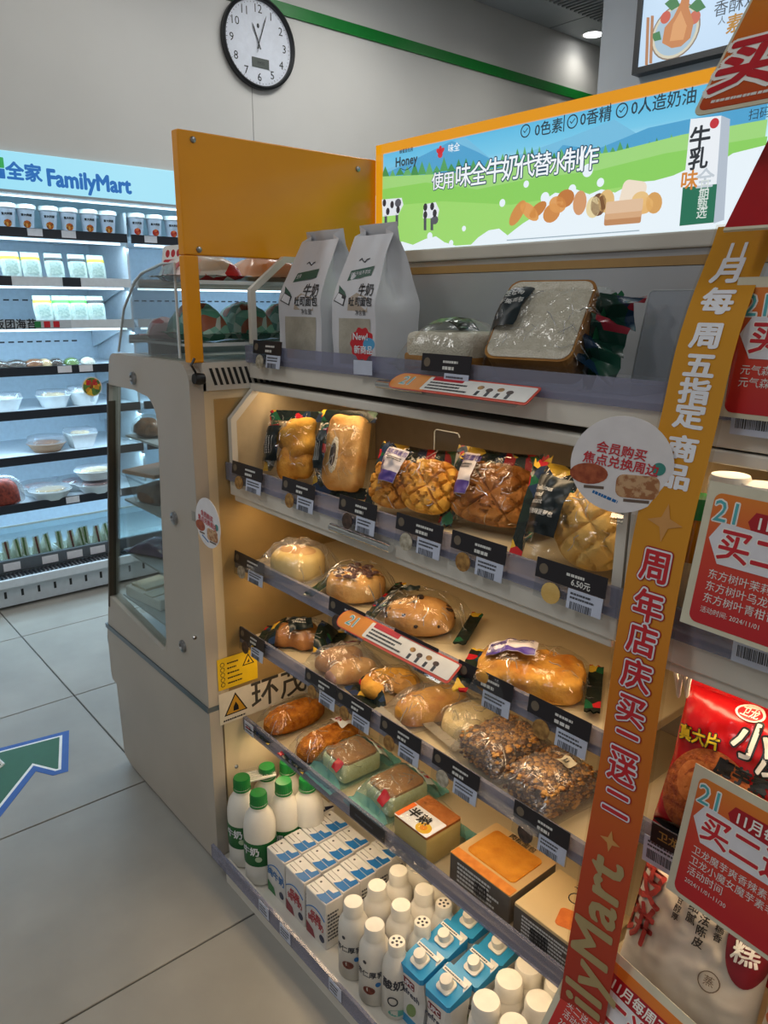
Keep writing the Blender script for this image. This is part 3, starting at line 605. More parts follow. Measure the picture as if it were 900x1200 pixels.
mk('card', prism(rrect(-.06, .04, 0, .085, .012), 0, .002), WHITE, t); mk('red_field', prism(rrect(-.053, .033, .006, .052, .008), .002, .0025), RED, t); mk('red_mark', join(*[prism(circ(a, .066, .009), .002, .0025) for a in (-.035, -.01, .015)]), RED, t)
# food seen through the side window
t = thing('clear_food_tub', 'clear square tub of brown food seen through the cabinet window', 'food tub', TR(-2.09, .90, .9305) @ RZ(15), None)
mk('tub', xf(lathe([(.07, 0), (.095, .085), (.1, .087)], 4), RZ(45)), LIDM, t); mk('food', blob(.058, .058, .04, .6, .6, lambda a, b, c: .008*nz(a, b, c, 40), 18, 10), FOODS['brown'], t, True); mk('lid', xf(lathe([(.102, .087), (.1, .097), (.09, .099)], 4), RZ(45)), mat('tub_lid', 'C79A7E', .4), t)
flat_bag('purple_pack', 'purple glossy pack on the middle shelf behind the cabinet window', 'food pack', TR(-2.12, .90, .7605) @ RZ(25), .19, .12, .035, mat('purple_film', '5B4A6E', .2, c2='3E3050', scale=40, bump=.6, bscale=30), None, 9)
t = thing('white_food_box', 'flat white box with clear lid at bottom of the cabinet window', 'food box', TR(-2.15, .905, .6005) @ RZ(8), None)
mk('tray', bbox(-.1, .1, -.065, .065, 0, .035, .006), OFFW, t); mk('food', box(-.085, .0, -.05, .05, .0351, .043), mat('pale_food', 'D9CDAE', .5), t); mk('sleeve', box(.01, .06, -.066, .066, .0352, .037), mat('sleeve_cream', 'CFC6AC', .5), t)
flat_bag('green_salad', 'dark green salad bag on a shelf behind the window', 'salad bag', TR(-2.0, .95, .9305) @ RZ(100), .16, .1, .06, mat('salad_film', '4F6A3C', .3, c2='243A1E', scale=30, bump=.6, bscale=30), None, 11).location = (-2.10, 1.05, .9305)
for i, (x, y, k, l) in enumerate(((-2.06, .87, 'brown', 'brown wrapped roll on top shelf behind the cabinet window'), (-2.06, .965, 'white', 'pale wrapped roll on top shelf behind the cabinet window'), (-1.93, .94, 'pinkish', 'pink wrapped roll at back of the windowed top shelf'))):
    t = thing('wrapped_roll', l, 'food roll', TR(x, y, 1.1305) @ RZ(30*i)); mk('roll', blob(.055, .04, .04, disp=lambda a, b, c: .006*nz(a, b, c, 40), nu=16, nv=8), FOODS[k], t, True); mk('wrap', blob(.066, .047, .047, nu=16, nv=8), WRAP, t, True)
# stickers on the back panel
M = frame((PX+.0012, 0, 0), *YZ)
def ys(px, py): q = ox(px, py, PX+.0012); return (q.y, q.z)
t = thing('warning_sticker', 'yellow electrical warning sticker with black triangle', 'sticker', M); WY = mat('warning_yellow', 'E3BC1E', .4)
a, b = ys(254, 774), ys(302, 797); mk('sheet', prism([(a[0], ys(254, 811)[1]), (b[0], ys(254, 811)[1]), (b[0], a[1]), (a[0], a[1])], 0, .0008), WY, t)
w_, h_ = b[0]-a[0], a[1]-ys(254, 811)[1]; cx, cz = a[0]+w_*.77, a[1]-h_*.3
def tri(cx, cz, r): return [(cx+r*math.cos(math.radians(90+120*k)), cz+r*math.sin(math.radians(90+120*k))) for k in range(3)]
mk('triangle', prism(tri(cx, cz-.002, .021), .0008, .0012), BLACK, t); mk('triangle_face', prism(tri(cx, cz-.002, .015), .0012, .0015), WY, t); mk('flame', prism([(cx-.004, cz-.006), (cx+.004, cz-.006), (cx+.002, cz+.004)], .0015, .0018), BLACK, t)
for k in range(5):
    zz = a[1]-h_*(.2+.16*k); mk('pictogram', prism(circ(a[0]+.014, zz, .0065, n=12), .0008, .0012), BLACK, t); mk('pictogram_face', prism(circ(a[0]+.014, zz, .0048, n=12), .0012, .0015), WY, t)
    mk('text_line', dashes(a[0]+.028, a[0]+.028+.035+.02*(k > 2), zz-.004, zz+.004, 1, k, .0008), BLACK, t)
t = thing('hazard_label', 'white cabinet label with hazard triangle and large black characters', 'sticker', M)
a = ys(256, 814); zb = ys(257, 851)[1]; mk('sheet', prism([(a[0], zb), (a[0]+.36, zb), (a[0]+.36, a[1]-.001), (a[0], a[1]-.001)], 0, .0006), mat('label_cream', 'DDD5C2', .4), t)
cx, cz = a[0]+.048, (a[1]+zb)/2-.004; mk('triangle', prism(tri(cx, cz, .04), .0006, .001), BLACK, t); mk('triangle_face', prism(tri(cx, cz, .033), .001, .0013), mat('hazard_amber', 'C7952C', .4), t); mk('flame', prism([(cx-.008, cz-.012), (cx+.008, cz-.012), (cx+.007, cz), (cx, cz+.013), (cx-.007, cz)], .0013, .0016), BLACK, t)
mk('text_line', dashes(a[0]+.01, a[0]+.095, zb+.004, zb+.013, 1, 3, .0006), BLACK, t)
T(t, '环茂', a[0]+.185, (a[1]+zb)/2, .092, mat('faded_black', '3C3A34', .5), .001, .012)
q = oy(244, 613, PY-.004); t = thing('round_promo_sign', 'small round promo sign fixed to the end cabinet corner', 'promo sign', frame((q.x, PY-.004, q.z), *XZ)); mk('clear_tab', box(-.085, -.03, -.012, .012, -.0015, -.0003), ACR, t)
def round_sign(t, r):
    b1, b2 = box(-r*.7, -r*.3, -r*.53, -r*.47, .0015, .002), box(r*.1, r*.6, -r*.75, -r*.69, .0015, .002)
    mk('disc', prism(circ(0, 0, r, n=40), 0, .0015), mat('sign_white', 'E9E7EA', .3), t)
    for i, s in enumerate(('会员购买', '焦点兑换周边')): TO(t, s, -.02*r, r*(.28-.26*i), r*.25, mat('coral_red', 'C8303A', .4), mat('sign_white', 'E9E7EA'), .0018, .02, .05, rot=-8)
    mk('croquette', mv(prism(circ(0, 0, r*.38, r*.22, 20), .0015, .0022), -r*.62, -r*.22), mat('croquette_print', 'B5603C', .5, c2='8F4028', scale=120), t)
    mk('bread_picture', mv(prism(rrect(-r*.42, r*.42, -r*.24, r*.24, r*.15), .0015, .0022), r*.35, -r*.42), mat('bread_print', 'C9A27A', .5, c2='A06A44', scale=110, mix=(.45, .55)), t)
    mk('caption', b1, mat('caption_brown', '6A5A50', .5), t); mk('caption', b2, mat('caption_brown', '6A5A50'), t)
    mk('round_badge', prism(circ(r*.72, -.02*r, r*.13, n=20), .0015, .0022), mat('badge_teal', '3F8F86', .4), t)
    mk('blue_caption', xf(dashes(-r*.55, r*.15, -r*.06, r*.06, 1, 4, .0016), TR(0, -r*.78, 0) @ RZ(-20)), BLUE, t)
round_sign(t, .06)
# ================================================================ YELLOW END PANEL
ye = thing('yellow_end_panel', 'glossy yellow end panel on a square post above the cabinet', 'panel', (0, 0, 0))
mk('panel', bbox(PX-.028, PX, .794, 1.34, 1.60, 1.853, .003), YELLOW, ye); mk('post', bbox(PX-.028, PX, .794, .828, 1.3652, 1.5995, .003), YELLOW, ye)
for y, z in ((.83, 1.835), (1.28, 1.825), (.83, 1.612)): mk('screw', xf(lathe([(.007, 0), (.006, .003), (.003, .004)], 14), frame((PX, y, z), *YZ)), STEEL, ye, True)
# ================================================================ SHELF UNITS
def warm_bar(g, x0, x1, y, z, p, c=(1, .74, .46)):
    mk('led_bar', box(x0+.02, x1-.02, y-.012, y+.012, z-.008, z), mat('warm_led', 'FFD9A0', .4, emit=2.5), g)
    area('shelf_led', ((x0+x1)/2, y, z-.012), (math.radians(-12), 0, 0), x1-x0-.06, .02, p, c, g)
BACK = mat('grey_back_panel', 'C3C6CA', .3, .4, c2='B6B9BE', scale=3); BACKW = mat('cream_back_panel', 'A39687', .4); TRAYB = mat('grey_shelf_steel', 'A4A4A8', .35, .2)
def unit(name, label, x0, x1, boards, left_frame, pw, dz=0):
    g = thing(name, label, 'shelf unit', (0, 0, 0))
    mk('back_panel', box(x0, x1, 1.335, 1.36, .03, 1.31), BACKW, g); mk('upper_back_panel', box(x0, x1, 1.335, 1.36, 1.323, 1.569), BACK, g)
    mk('base_plinth', box(x0+.06, x1, .778, 1.335, .0, .03), CREAM, g)
    # top shelf
    s = mk('shelf_board', box(x0, x1, .955, 1.334, 1.355, 1.368), BACK, g); mk('front_lip', bbox(x0, x1, .945, .955, 1.325, 1.372, .002), CREAM, s)
    mk('price_rail', box(x0-.004, x1, .938, .944, 1.362, 1.402), ACR2, s)
    # display case (second shelf): floor, sides, front top rail
    s = mk('case_floor', box(x0, x1, .89, 1.334, 1.06, 1.078), SHELFB, g); mk('front_lip', bbox(x0, x1, .878, .889, 1.045, 1.092, .002), CREAM, s)
    mk('lower_lip', bbox(x0+.01, x1-.01, .884, .895, 1.03, 1.0445, .002), CREAM, s)
    mk('price_rail', box(x0-.004, x1, .870, .877, 1.083, 1.126), ACR2, s)
    mk('case_top_rail', bbox(x0, x1, .944, .966, 1.294+dz, 1.312+dz, .003), CREAM, g)
    mk('case_roof', box(x0, x1, .966, 1.334, 1.3075+dz, 1.312+dz), BACKW, g)
    for xx in ((x0, x0+.016), (x1-.016, x1)):
        P = [(.880, 1.094), (.895, 1.094), (.895, 1.225), (.966, 1.296), (.966, 1.312), (.958, 1.312), (.880, 1.232)]
        sd = mk('case_side_frame', yz(P, *xx), CREAM, g); mk('side_pane', yz([(.896, 1.079), (1.333, 1.079), (1.333, 1.297), (.967, 1.297), (.896, 1.224)], xx[0]+.005, xx[0]+.009), mat('beige_side_panel', 'C9B795', .4), sd)
    if left_frame:
        P = [(.948, 1.405), (.962, 1.405), (.962, 1.524), (1.05, 1.592), (1.30, 1.592), (1.30, 1.606), (1.044, 1.606), (.948, 1.530)]
        sd = mk('top_side_frame', yz(P, x0, x0+.014), CREAM, g); mk('side_pane', yz([(.963, 1.37), (1.30, 1.37), (1.30, 1.591), (1.051, 1.591), (.963, 1.523)], x0+.005, x0+.009), ACR, sd)
    for i, (z, yf) in enumerate(boards):
        s = mk('shelf_board', bbox(x0+.001, x1, yf+.006, 1.334, z-.016, z, .002), SHELFB, g)
        mk('price_rail', box(x0-.002, x1, yf-.004, yf+.004, z-.008, z+.032), ACR2, s)
    # lowest tray
    s = mk('bottom_tray', box(x0+.06, x1, .79, 1.334, .03, .042), CREAM, g); mk('tray_front', box(x0+.06, x1, .778, .789, .0305, .07), CREAM, s)
    mk('price_rail', box(x0, x1, .768, .776, .045, .085), ACR2, s); mk('tray_end', box(x0+.004, x0+.058, .785, 1.33, .03, .036), CREAM, s)
    zs = [1.307+dz, 1.028]+[b[0]-.017 for b in boards]
    for k, z in enumerate(zs): warm_bar(g, x0, x1, .99 if k == 0 else .94, z, pw[k])
    return g
G1 = unit('bread_shelf_unit', 'cream bakery shelf unit with five lit shelves of bread', PX+.001, -.532, [(.862, .887), (.656, .890), (.398, .888)], True, [.75, .85, .85, .9, 1.0])
G2 = unit('snack_shelf_unit', 'snack shelf unit with red promo cards at right edge', -.528, .56, [(.760, .887), (.47, .888)], False, [.7, .8, .9, .9], .010)
mk('header_board', bbox(-.526, .56, 1.30, 1.36, 1.571, 1.886, .004), CREAM, G2)
mk('topper_arm', box(-.33, -.315, .99, 1.30, 1.80, 1.815), STEEL, G2)
for a, b in ((oy(443, 450, .93), oy(497, 460, .93)), (oy(388, 617, .865), oy(458, 644, .865))):
    y = a.y; z = a.z; x0, x1 = a.x, b.x
    hd = mk('handle', join(tube([(x0, y, z), (x1, y, z)], .008, 10)), CHROME, G1, True); mk('handle_foot', join(box(x0+.02, x0+.035, y, y+.022, z-.002, z+.006), box(x1-.035, x1-.02, y, y+.022, z-.002, z+.006)), CHROME, hd)
for q in ((278, 491),): b = ox(270, 490, PX); mk('case_screw', xf(lathe([(.006, 0), (.004, .003)], 10), frame((PX+.017, 1.0, 1.24), *YZ)), STEEL, G1)
q0 = oy(475, 660, 1.30); mk('dark_strip', box(q0.x-.02, q0.x+.27, 1.318, 1.334, .93, .975), DGREY, G1); 
# header light box
HB = thing('advert_lightbox', 'lit header advert with meadow, cows and bread in yellow frame', 'light box', frame((0, 1.345, 0), *XZ))
bx0, bx1, bz0, bz1 = PX, -.535, 1.625, 1.886
mk('frame', join(box(bx0, bx0+.022, bz0-.02, bz1, -.05, .006), box(bx0, bx1, bz1-.022, bz1, -.05, .006), box(bx1-.015, bx1, bz0, bz1, -.05, .006)), mat('yellow_glow_frame', 'F4A414', .3, c2='F2A010', scale=4, emit=.8), HB)  # glow put into the yellow frame to make it look brighter
mk('sill', bbox(bx0+.022, bx1, bz0-.026, bz0+.003, -.05, .014, .004), CREAM, HB); mk('under_sill', box(bx0+.022, bx1, bz0-.038, bz0-.0265, -.04, .002), BACK, HB); mk('wood_strip', box(bx0, bx1, bz0-.055, bz0-.0385, -.04, .012), mat('tan_strip', 'B5905A', .4), HB)
def hb(px, py): q = oy(px, py, 1.345); return (q.x, q.z)
E_ = 1.05
def pl(nm, P, hx, z, e=E_): return mk(nm, prism([hb(*q) if q[0] > 30 else q for q in P], z-.0004, z), em(hx, e), HB)
x0, x1 = bx0+.022, bx1-.015
mk('advert_face', box(x0, x1, bz0+.004, bz1-.022, -.012, .0), gradient('advert_sky_washed', ['E9F4F8', 'C4E6F2', '72C2E2', '58B4DC'], 1, E_, lo=1.72, hi=1.866), HB)  # sky print paled to imitate reflections washing over the advert
L0 = (x0+.001, bz0+.005)
def strip(nm, tops, hx, z, bottom=None):
    P = [hb(*q) for q in tops]; P = [(min(max(a, x0+.0005), x1-.0005), min(b, bz1-.0225)) for a, b in P]; b = bz0+.0045
    mk(nm, prism([(P[0][0], b), (P[-1][0], b)] + P[::-1], z-.0004, z), em(hx, E_), HB)
strip('far_mountain', [(449, 200), (500, 180), (545, 160), (580, 190), (620, 178), (670, 160), (720, 140), (760, 165), (800, 150), (900, 120)], '6FB6D8', .0006)
strip('mountain', [(449, 205), (480, 190), (530, 165), (560, 178), (600, 200), (640, 192), (660, 170), (700, 175), (760, 150), (830, 135), (900, 120)], '4A9CC8', .0011)
tr_ = random.Random(3); 
for k in range(46):
    px = 452+k*8.6; py = 210-(px-452)*.10+tr_.uniform(-3, 3); h = tr_.uniform(9, 17)
    if 600 < px < 640: h += 7
    pl('tree_print', [(px-5, py), (px+5, py-1), (px, py-h)], tr_.choice(('4E9A5A', '3F8A4C', '5FA866')), .0016)
strip('far_meadow', [(449, 207), (520, 204), (580, 198), (660, 186), (720, 178), (800, 158), (900, 140)], '9AD078', .0021)
strip('meadow', [(449, 222), (500, 214), (560, 222), (620, 210), (700, 200), (780, 180), (900, 160)], '86C95C', .0026)
strip('front_meadow', [(449, 242), (520, 236), (600, 240), (680, 228), (760, 214), (900, 190)], '98D26C', .0031)
strip('cream_splash', [(449, 294), (462, 290), (472, 283), (485, 287), (500, 280), (512, 277), (522, 284), (535, 288), (552, 288), (562, 278), (574, 270), (586, 268), (596, 276), (606, 268), (614, 262), (630, 252), (640, 234), (652, 226), (664, 228), (676, 222), (692, 228), (706, 222), (722, 226), (744, 214), (768, 212), (790, 206), (812, 196), (830, 200), (860, 180), (900, 170)], 'E2EDF4', .0036)
for px, py, r in ((505, 277, .009), (530, 285, .007), (545, 268, .006), (640, 232, .011), (690, 200, .012), (705, 214, .008), (590, 238, .008), (618, 216, .007), (672, 222, .009)): mk('droplet', mv(prism(circ(0, 0, r), .0036, .0041), *hb(px, py)), em('E2EDF4', E_), HB)
# cows
for body, legs, head, spots in ((((449, 234), (472, 232), (474, 240), (468, 252), (450, 254)), ((452, 252), (465, 250)), (468, 238), ((452, 238), (461, 240), (456, 248), (468, 246))), (((498, 240), (512, 237), (516, 246), (514, 256), (497, 256)), ((498, 255), (506, 255)), (511, 258), ((500, 243), (508, 242), (511, 250), (500, 252)))):
    pl('cow_body', body, 'DDE2E8', .0042)
    for a, b in legs: pl('cow_leg', [(a, b), (a+3, b), (a+3, b+15), (a, b+15)], '4A4E58', .0042)
    mk('cow_head', mv(prism(circ(0, 0, .012, .01, 10), .0040, .0046), *hb(*head)), em('50545E', E_), HB)
    for q in spots: mk('cow_patch', mv(prism(circ(0, 0, .007, .009, 9), .0042, .0047), *hb(*q)), em('2A2E38', E_), HB)
# bread pictures
for px, py, rx, ry, a, hx in ((608, 250, .030, .014, 50, 'C98A4A'), (622, 248, .030, .013, -35, 'D79A58'), (632, 246, .024, .012, 30, 'BE7A3C'), (648, 250, .022, .018, 20, 'C88648'), (655, 240, .022, .016, -15, 'D69A5C'), (664, 233, .022, .017, 10, 'B9743A'), (681, 238, .016, .023, 0, 'CC9468'), (697, 243, .017, .02, 0, 'E0CFA0'), (703, 240, .018, .021, 0, '6E4A32'), (712, 236, .018, .021, 0, 'D9B476'), (756, 241, .02, .015, 0, 'DDB070'), (768, 238, .016, .019, 20, 'CF9C5A'), (752, 234, .018, .014, 0, 'E0BC80')):
    mk('bread_picture', xf(prism(circ(0, 0, rx, ry, 16), .0042, .0050), TR(*hb(px, py), 0) @ RZ(a)), em(hx, E_), HB)
for k in range(3): mk('toast_picture', mv(prism(rrect(-.04, .04, -.011, .011, .004), .0042, .005+k*.0002), *hb(731+k, 256-k*7)), em(('B9855A', 'CFA47C', 'D9B898')[k], E_), HB)
mk('toast_picture', xf(prism(rrect(-.026, .026, -.03, .03, .012), .0042, .0046), TR(*hb(742, 232), 0) @ RZ(-12)), em('E8D8C4', E_), HB)
# milk carton picture
mk('carton_picture', prism([hb(*q) for q in ((811, 140), (847, 136), (838, 262), (798, 266))], .0042, .0050), em('E4E9EE', E_), HB); mk('carton_side', prism([hb(*q) for q in ((847, 136), (857, 140), (850, 258), (838, 262))], .0042, .0049), em('AEB9C6', E_), HB)
mk('carton_green', prism([hb(*q) for q in ((802, 220), (842, 216), (838, 261), (798, 265))], .0050, .0054), em('1E6A50', E_), HB)
for s, q, z in (('牛', (822, 164), .040), ('乳', (820, 188), .038)): p = hb(*q); T(HB, s, p[0], p[1], z, em('2E343C', .8), .0056, .025)
p = hb(812, 213); T(HB, '味', p[0]-.004, p[1], .034, em('D98A3A', .9), .0056, .02); p = hb(828, 211); T(HB, '全', p[0], p[1], .034, em('C9D3DC', .9), .0056, .02)
p = hb(822, 235); T(HB, '日\n期\n甄\n选', p[0]+.006, p[1], .02, em('DCE6E0', .9), .0058, .01, line=.75)
p = hb(839, 145); mk('carton_logo', mv(prism(circ(0, 0, .008), .005, .0056), *p), em('C8323A'), HB)
DKB = em('1E4A66', .8); WT = em('F4FAFF', .95); DK = em('27404E', .8)
# slogan: one character after another along its slight rise
chars = '使用味全牛奶代替水制作'; pxs = [515, 528, 545, 563, 582, 601, 619, 638, 656, 674, 692]; pys = [214, 213, 208, 206, 202, 199, 197, 195, 194, 190, 188]; szs = [.042, .042, .054, .054, .056, .056, .05, .05, .046, .05, .05]
for ch, a, b, s in zip(chars, pxs, pys, szs): p = hb(a, b); TO(HB, ch, p[0], p[1], s*.96, WT, DKB, .0060, .010, .055)
for k, (s, a, b) in enumerate((('0色素', 645, 151), ('0香精', 700, 138), ('0人造奶油', 779, 121))):
    p = hb(a, b); T(HB, s, p[0], p[1], .0285, DK, .0060, .012)
    wv = {0: 618, 1: 673, 2: 731}[k]; p2 = hb(wv, {0: 154, 1: 143, 2: 130}[k]); mk('tick_ring', mv(annulus(.0105, .013, 0, .0003, 20), p2[0], p2[1], .006), DK, HB); T(HB, '✓', p2[0], p2[1], .018, DK, .0062, .012)
for a in (663, 717): p = hb(a, 145-(a-663)*.25); mk('divider', mv(box(-.0008, .0008, -.015, .015, .005, .0062), p[0], p[1]), DK, HB)
p = hb(478, 188); T(HB, 'Honey', p[0], p[1]-.002, .030, DK, .006, .03); T(HB, '蜂蜜面包房', p[0], p[1]+.021, .010, DK, .006, .02); mk('smile', mv(tube([(-.02+.005*k, -.016-.006*math.sin(math.pi*k/8), .0062) for k in range(9)], .0009, 5), p[0], p[1]), DK, HB)
p = hb(518, 179)
for k in range(3): mk('logo_petal', xf(prism(circ(0, .006, .005, .009, 12), .0055, .006), TR(p[0], p[1], 0) @ RZ(60*(k-1))), em('D22F3A'), HB)
mk('logo_petal', mv(prism(circ(0, -.005, .008, .007, 12), .0055, .006), *p), em('D22F3A'), HB); p = hb(534, 174); T(HB, '味全', p[0], p[1], .019, WT, .006, .01)
p0, p1 = hb(596, 283), hb(775, 268); mk('small_print', dashes(p0[0], p1[0], bz0+.008, bz0+.012, 1, 5, .0058), em('8FA6B4', .9), HB)
p = hb(905, 132); T(HB, '扫码了解', p[0], p[1], .018, DK, .006)
mk('advert_glass', box(x0, x1, bz0+.004, bz1-.022, .0075, .0085), film('advert_glass', 'FFFFFF', .02, .7, .005, 0), HB)
# ================================================================ GOODS: builders
CRUST = mat('golden_crust', 'C98A3C', .5, c2='A8652A', scale=30, mix=(.3, .7), bump=.35, bscale=90)
def bread_mat(n, a, b, s=30, bp=.35, rough=.72): return mat('bread_'+n, a, rough, c2=b, scale=s, mix=(.32, .68), bump=min(1, bp*2.2), bscale=s*4, spec=.2, detail=8)
BM = dict(gold=bread_mat('gold', 'DDA64A', 'B06A24', 22), pale=bread_mat('pale', 'DDB67A', 'B9803E', 16), yellow=bread_mat('yellow', 'E6B450', 'BE7C2C', 18), brown=bread_mat('brown', 'B87E40', '86501F', 20),
          cheese=bread_mat('cheese', 'E6CE8C', 'D9B45C', 14, .15), orange=bread_mat('orange', 'D08428', 'A0561A', 70, .8), tan=bread_mat('tan', 'C89A60', '9E6C38', 18), melon=bread_mat('melon', 'DDBE78', 'C79A4C', 18, .2),
          cake=bread_mat('cake', 'B5713A', '96562A', 40, .25), sponge=bread_mat('sponge', 'E0CFA4', 'D4BE8C', 80, .3), crumb=bread_mat('crumb', 'D9D3C4', 'CBC4B2', 70, .5), crust=bread_mat('crust', 'A8793F', '8C5F30', 20), choc=mat('choc_chip', '2A1C18', .5), berry=mat('berry_crumble', '3A2430', .6, c2='5A3A34', scale=60))
def sub(fn, L, W):
    def wp(x, y, z): return fn(max(-1, min(1, 2*x/L)), max(-1, min(1, 2*y/W)), 1)+Vector((0, 0, z))
    return wp
def pack(name, label, cat, px, py, zb, L, W, Hh, yaw, tilt, bread, wrap=None, ends=(None, None), labels=(), grp=None, fin=.025, seed=0, endw=.0, back=None, wr=.006, pos=None, roll=0):
    """a sealed film pack: bread inside, clear film, optional printed ends and stuck labels"""
    tr = math.radians(tilt); ro_ = math.radians(roll); hh_ = abs(L/2*math.sin(ro_))+abs(W/2*math.cos(ro_)) if tilt else 0; z0 = zb+.0006+hh_*math.sin(tr); zc = z0+Hh/2*math.cos(tr)
    R = RZ(yaw) @ RX(tilt) @ RZ(roll); off = R.to_3x3() @ Vector((0, 0, Hh/2))
    c = pos if pos else oz(px, py, zc)
    t = thing(name, label, cat, TR(c.x-off.x, c.y-off.y, z0) @ R, grp)
    fn, bL = pouch_fn(L, W, Hh, fin, wr, seed); a = bL-endw
    for b in bread: mk(b[0], b[1], b[2], t, True, kind=b[3] if len(b) > 3 else None)
    mk('film', tri_(pouch_geo(fn, -a, a)), wrap or WRAP, t, FLAT)
    mk('film_fold_glints', creases(fn, a, 26, seed+1, L, W), FOLD_GLINT, t, True, kind='stuff')
    for e, (u0, u1) in zip(ends, ((-1, -a), (a, 1))): mk('film_end', pouch_geo(fn, u0, u1, 5, 12), e or wrap or WRAP, t, True)
    if back: mk('film_back', sheet(lambda u, v: fn(u, v, -1)+Vector((0, 0, -.0005)), 10, 8, -a, a, back[1] if isinstance(back, tuple) else -1, 1), back[0] if isinstance(back, tuple) else back, t, True)
    wp = sub(fn, L, W)
    for lb in labels:
        cx, cy, w_, h_, ro, m_ = lb[:6]; Rm = Matrix.Rotation(math.radians(ro), 3, 'Z')
        def w2(x, y, z, cx=cx, cy=cy, Rm=Rm): q = Rm @ Vector((x, y, 0)); return wp(q.x+cx, q.y+cy, z)
        mk('label', sheet(lambda u, v: w2(u*w_/2, v*h_/2, .0018), 20, 20), m_, t, True)
        for s in lb[6:]:
            if s[0] == 'text': T(t, s[1], s[2], s[3], s[4], s[5], .0034, .02, warp=w2)
            elif s[0] == 'patch': mk('label_print', sheet(lambda u, v: w2(s[1]+u*s[3]/2, s[2]+v*s[4]/2, .0026), 14, 14), s[5], t, True)
            elif s[0] == 'lines': mk('small_print', [w2(v[0], v[1], .0034) for v in dashes(s[1], s[2], s[3], s[4], s[5], 2)[0]] and ([w2(v[0], v[1], .0034) for v in dashes(s[1], s[2], s[3], s[4], s[5], 2)[0]], dashes(s[1], s[2], s[3], s[4], s[5], 2)[1]), s[6], t)
    return t
def lift(g, z): return mv(g, 0, 0, z)
def scatter(n, rx, ry, rz, size, seed=1, nu=6, nv=4, up=True):
    r = random.Random(seed); gs = []
    for k in range(n):
        th = r.uniform(0, 2*math.pi); zz = r.uniform(.15 if up else -.2, 1); q = math.sqrt(max(0, 1-zz*zz)); s = size*r.uniform(.7, 1.3)
        gs.append(mv(blob(s, s*r.uniform(.6, 1), s*.7, nu=nu, nv=nv, flat=1), rx*q*math.cos(th), ry*q*math.sin(th), rz*zz))
    return gs
def grid(k, d, sx=1, sy=1):
    def f(x, y, z):
        a = abs(math.sin((x+y)*k*sx)); b = abs(math.sin((x-y)*k*sy)); return d*(min(1, a*2.2)*min(1, b*2.2))-d if z > 0 else 0
    return f
# price cards on the rails
PT = dashes(-.9, .9, -.9, .9, 3, 4, 0)
def price_card(px0, px1, py, yf, zt, label, dark=True, h=.056, photo=None, grp='price cards on the bread shelf rails', text=None, wide=None):
    x0, x1 = oy(px0, py, yf).x, oy(px1, py, yf).x; w_ = x1-x0
    t = thing('price_card', label, 'price card', frame((x0, yf-.0055, zt), (1, 0, 0), (0, .12, 1)), grp)
    mk('clear_holder', box(0, w_, -h, .0, -.001, -.0002), ACR, t)
    if dark:
        mk('dark_strip', box(0, w_, -.026, .004, -.0002, .0008), mat('card_black', '1E1A20', .35), t)
        mk('emblem', prism(circ(.014, -.011, .008, n=12), .0008, .0011), mat('emblem_gold', '6E6252', .5), t)
        if text: T(t, text, w_*.66, -.018, .012, LTXT, .001, .02)
        mk('title_print', dashes(w_*.45, w_*.8, -.012, -.004, 1, int(px0), .0009), LTXT, t); 
        if not text: mk('price_print', dashes(w_*.45, w_*.7, -.024, -.013, 1, int(px1), .0009), LTXT, t)
    mk('ticket', box(w_*.5, w_*.98, -h, -.027, .0, .0008), mat('ticket_blue_white', 'C4CCE0', .5), t)
    mk('ticket_print', dashes(w_*.54, w_*.94, -.042, -.03, 2, int(px0), .0009), INK, t); mk('barcode', bars(w_*.55, w_*.85, -.056, -.045, int(px1), .0009), INK, t)
    if photo: mk('product_picture', prism(circ(w_*.26, -.044, w_*.14, .016, 14), -.0001, .0008), photo, t)
    return t
PHW = mat('photo_white_bread', 'C9C2B0', .5, c2='8F8672', scale=90); PHG = mat('photo_golden_bread', 'B58A4A', .5, c2='7A5426', scale=90); PHD = mat('photo_dark_bread', '5A4438', .5, c2='2E221C', scale=90)
# ---------------------------------------------------------------- rail cards
R1, R2 = (.938, 1.412), (.870, 1.135)
for a, b, py, yf, zt, l, ph in (
    (300, 333, 405, *R1, 'dark price card at left end of the top bread shelf', PHW), (498, 556, 415, *R1, 'dark price card in front of the small loaf on top shelf', None),
    (275, 310, 540, *R2, 'price card below the twisted bread in the display case', PHG), (334, 372, 560, *R2, 'price card below the long filled bread in display case', PHG), (401, 445, 580, *R2, 'price card below the double waffle pack', PHD),
    (468, 523, 605, *R2, 'price card with white bread picture between the waffle packs', PHW), (533, 598, 625, *R2, 'price card below the brown waffle bread', PHG),
    (278, 312, 652, .883, .900, 'price card below the cheese bun at left shelf end', PHW), (389, 431, 705, .883, .900, 'price card below the crumble topped bun', PHD), (465, 517, 745, .883, .900, 'plain dark price card beside the chocolate chip bun', None),
    (540, 606, 785, .883, .900, 'price card in front of the flat golden pastry', None), (622, 698, 830, .883, .900, 'price card nearest the banner on the third shelf', PHG),
    (284, 312, 742, .886, .694, 'price card below the dark wrapped bread at fourth shelf end', PHD), (361, 397, 795, .886, .694, 'price card below the ham rolls on fourth shelf', PHG), (398, 438, 822, .886, .694, 'price card below the yellow sausage bun', PHG),
    (449, 497, 855, .886, .694, 'price card below the white bag of yellow bread', PHG), (510, 566, 895, .886, .694, 'price card below the first seed block bread', PHW), (605, 673, 955, .886, .694, 'price card below the seed block bread by the banner', PHD)):
    price_card(a, b, py, yf, zt, l, photo=ph)
price_card(633, 718, 650, *R2, 'large price card reading 6.50 below the melon bread', photo=BM['melon'], text='6.50元')
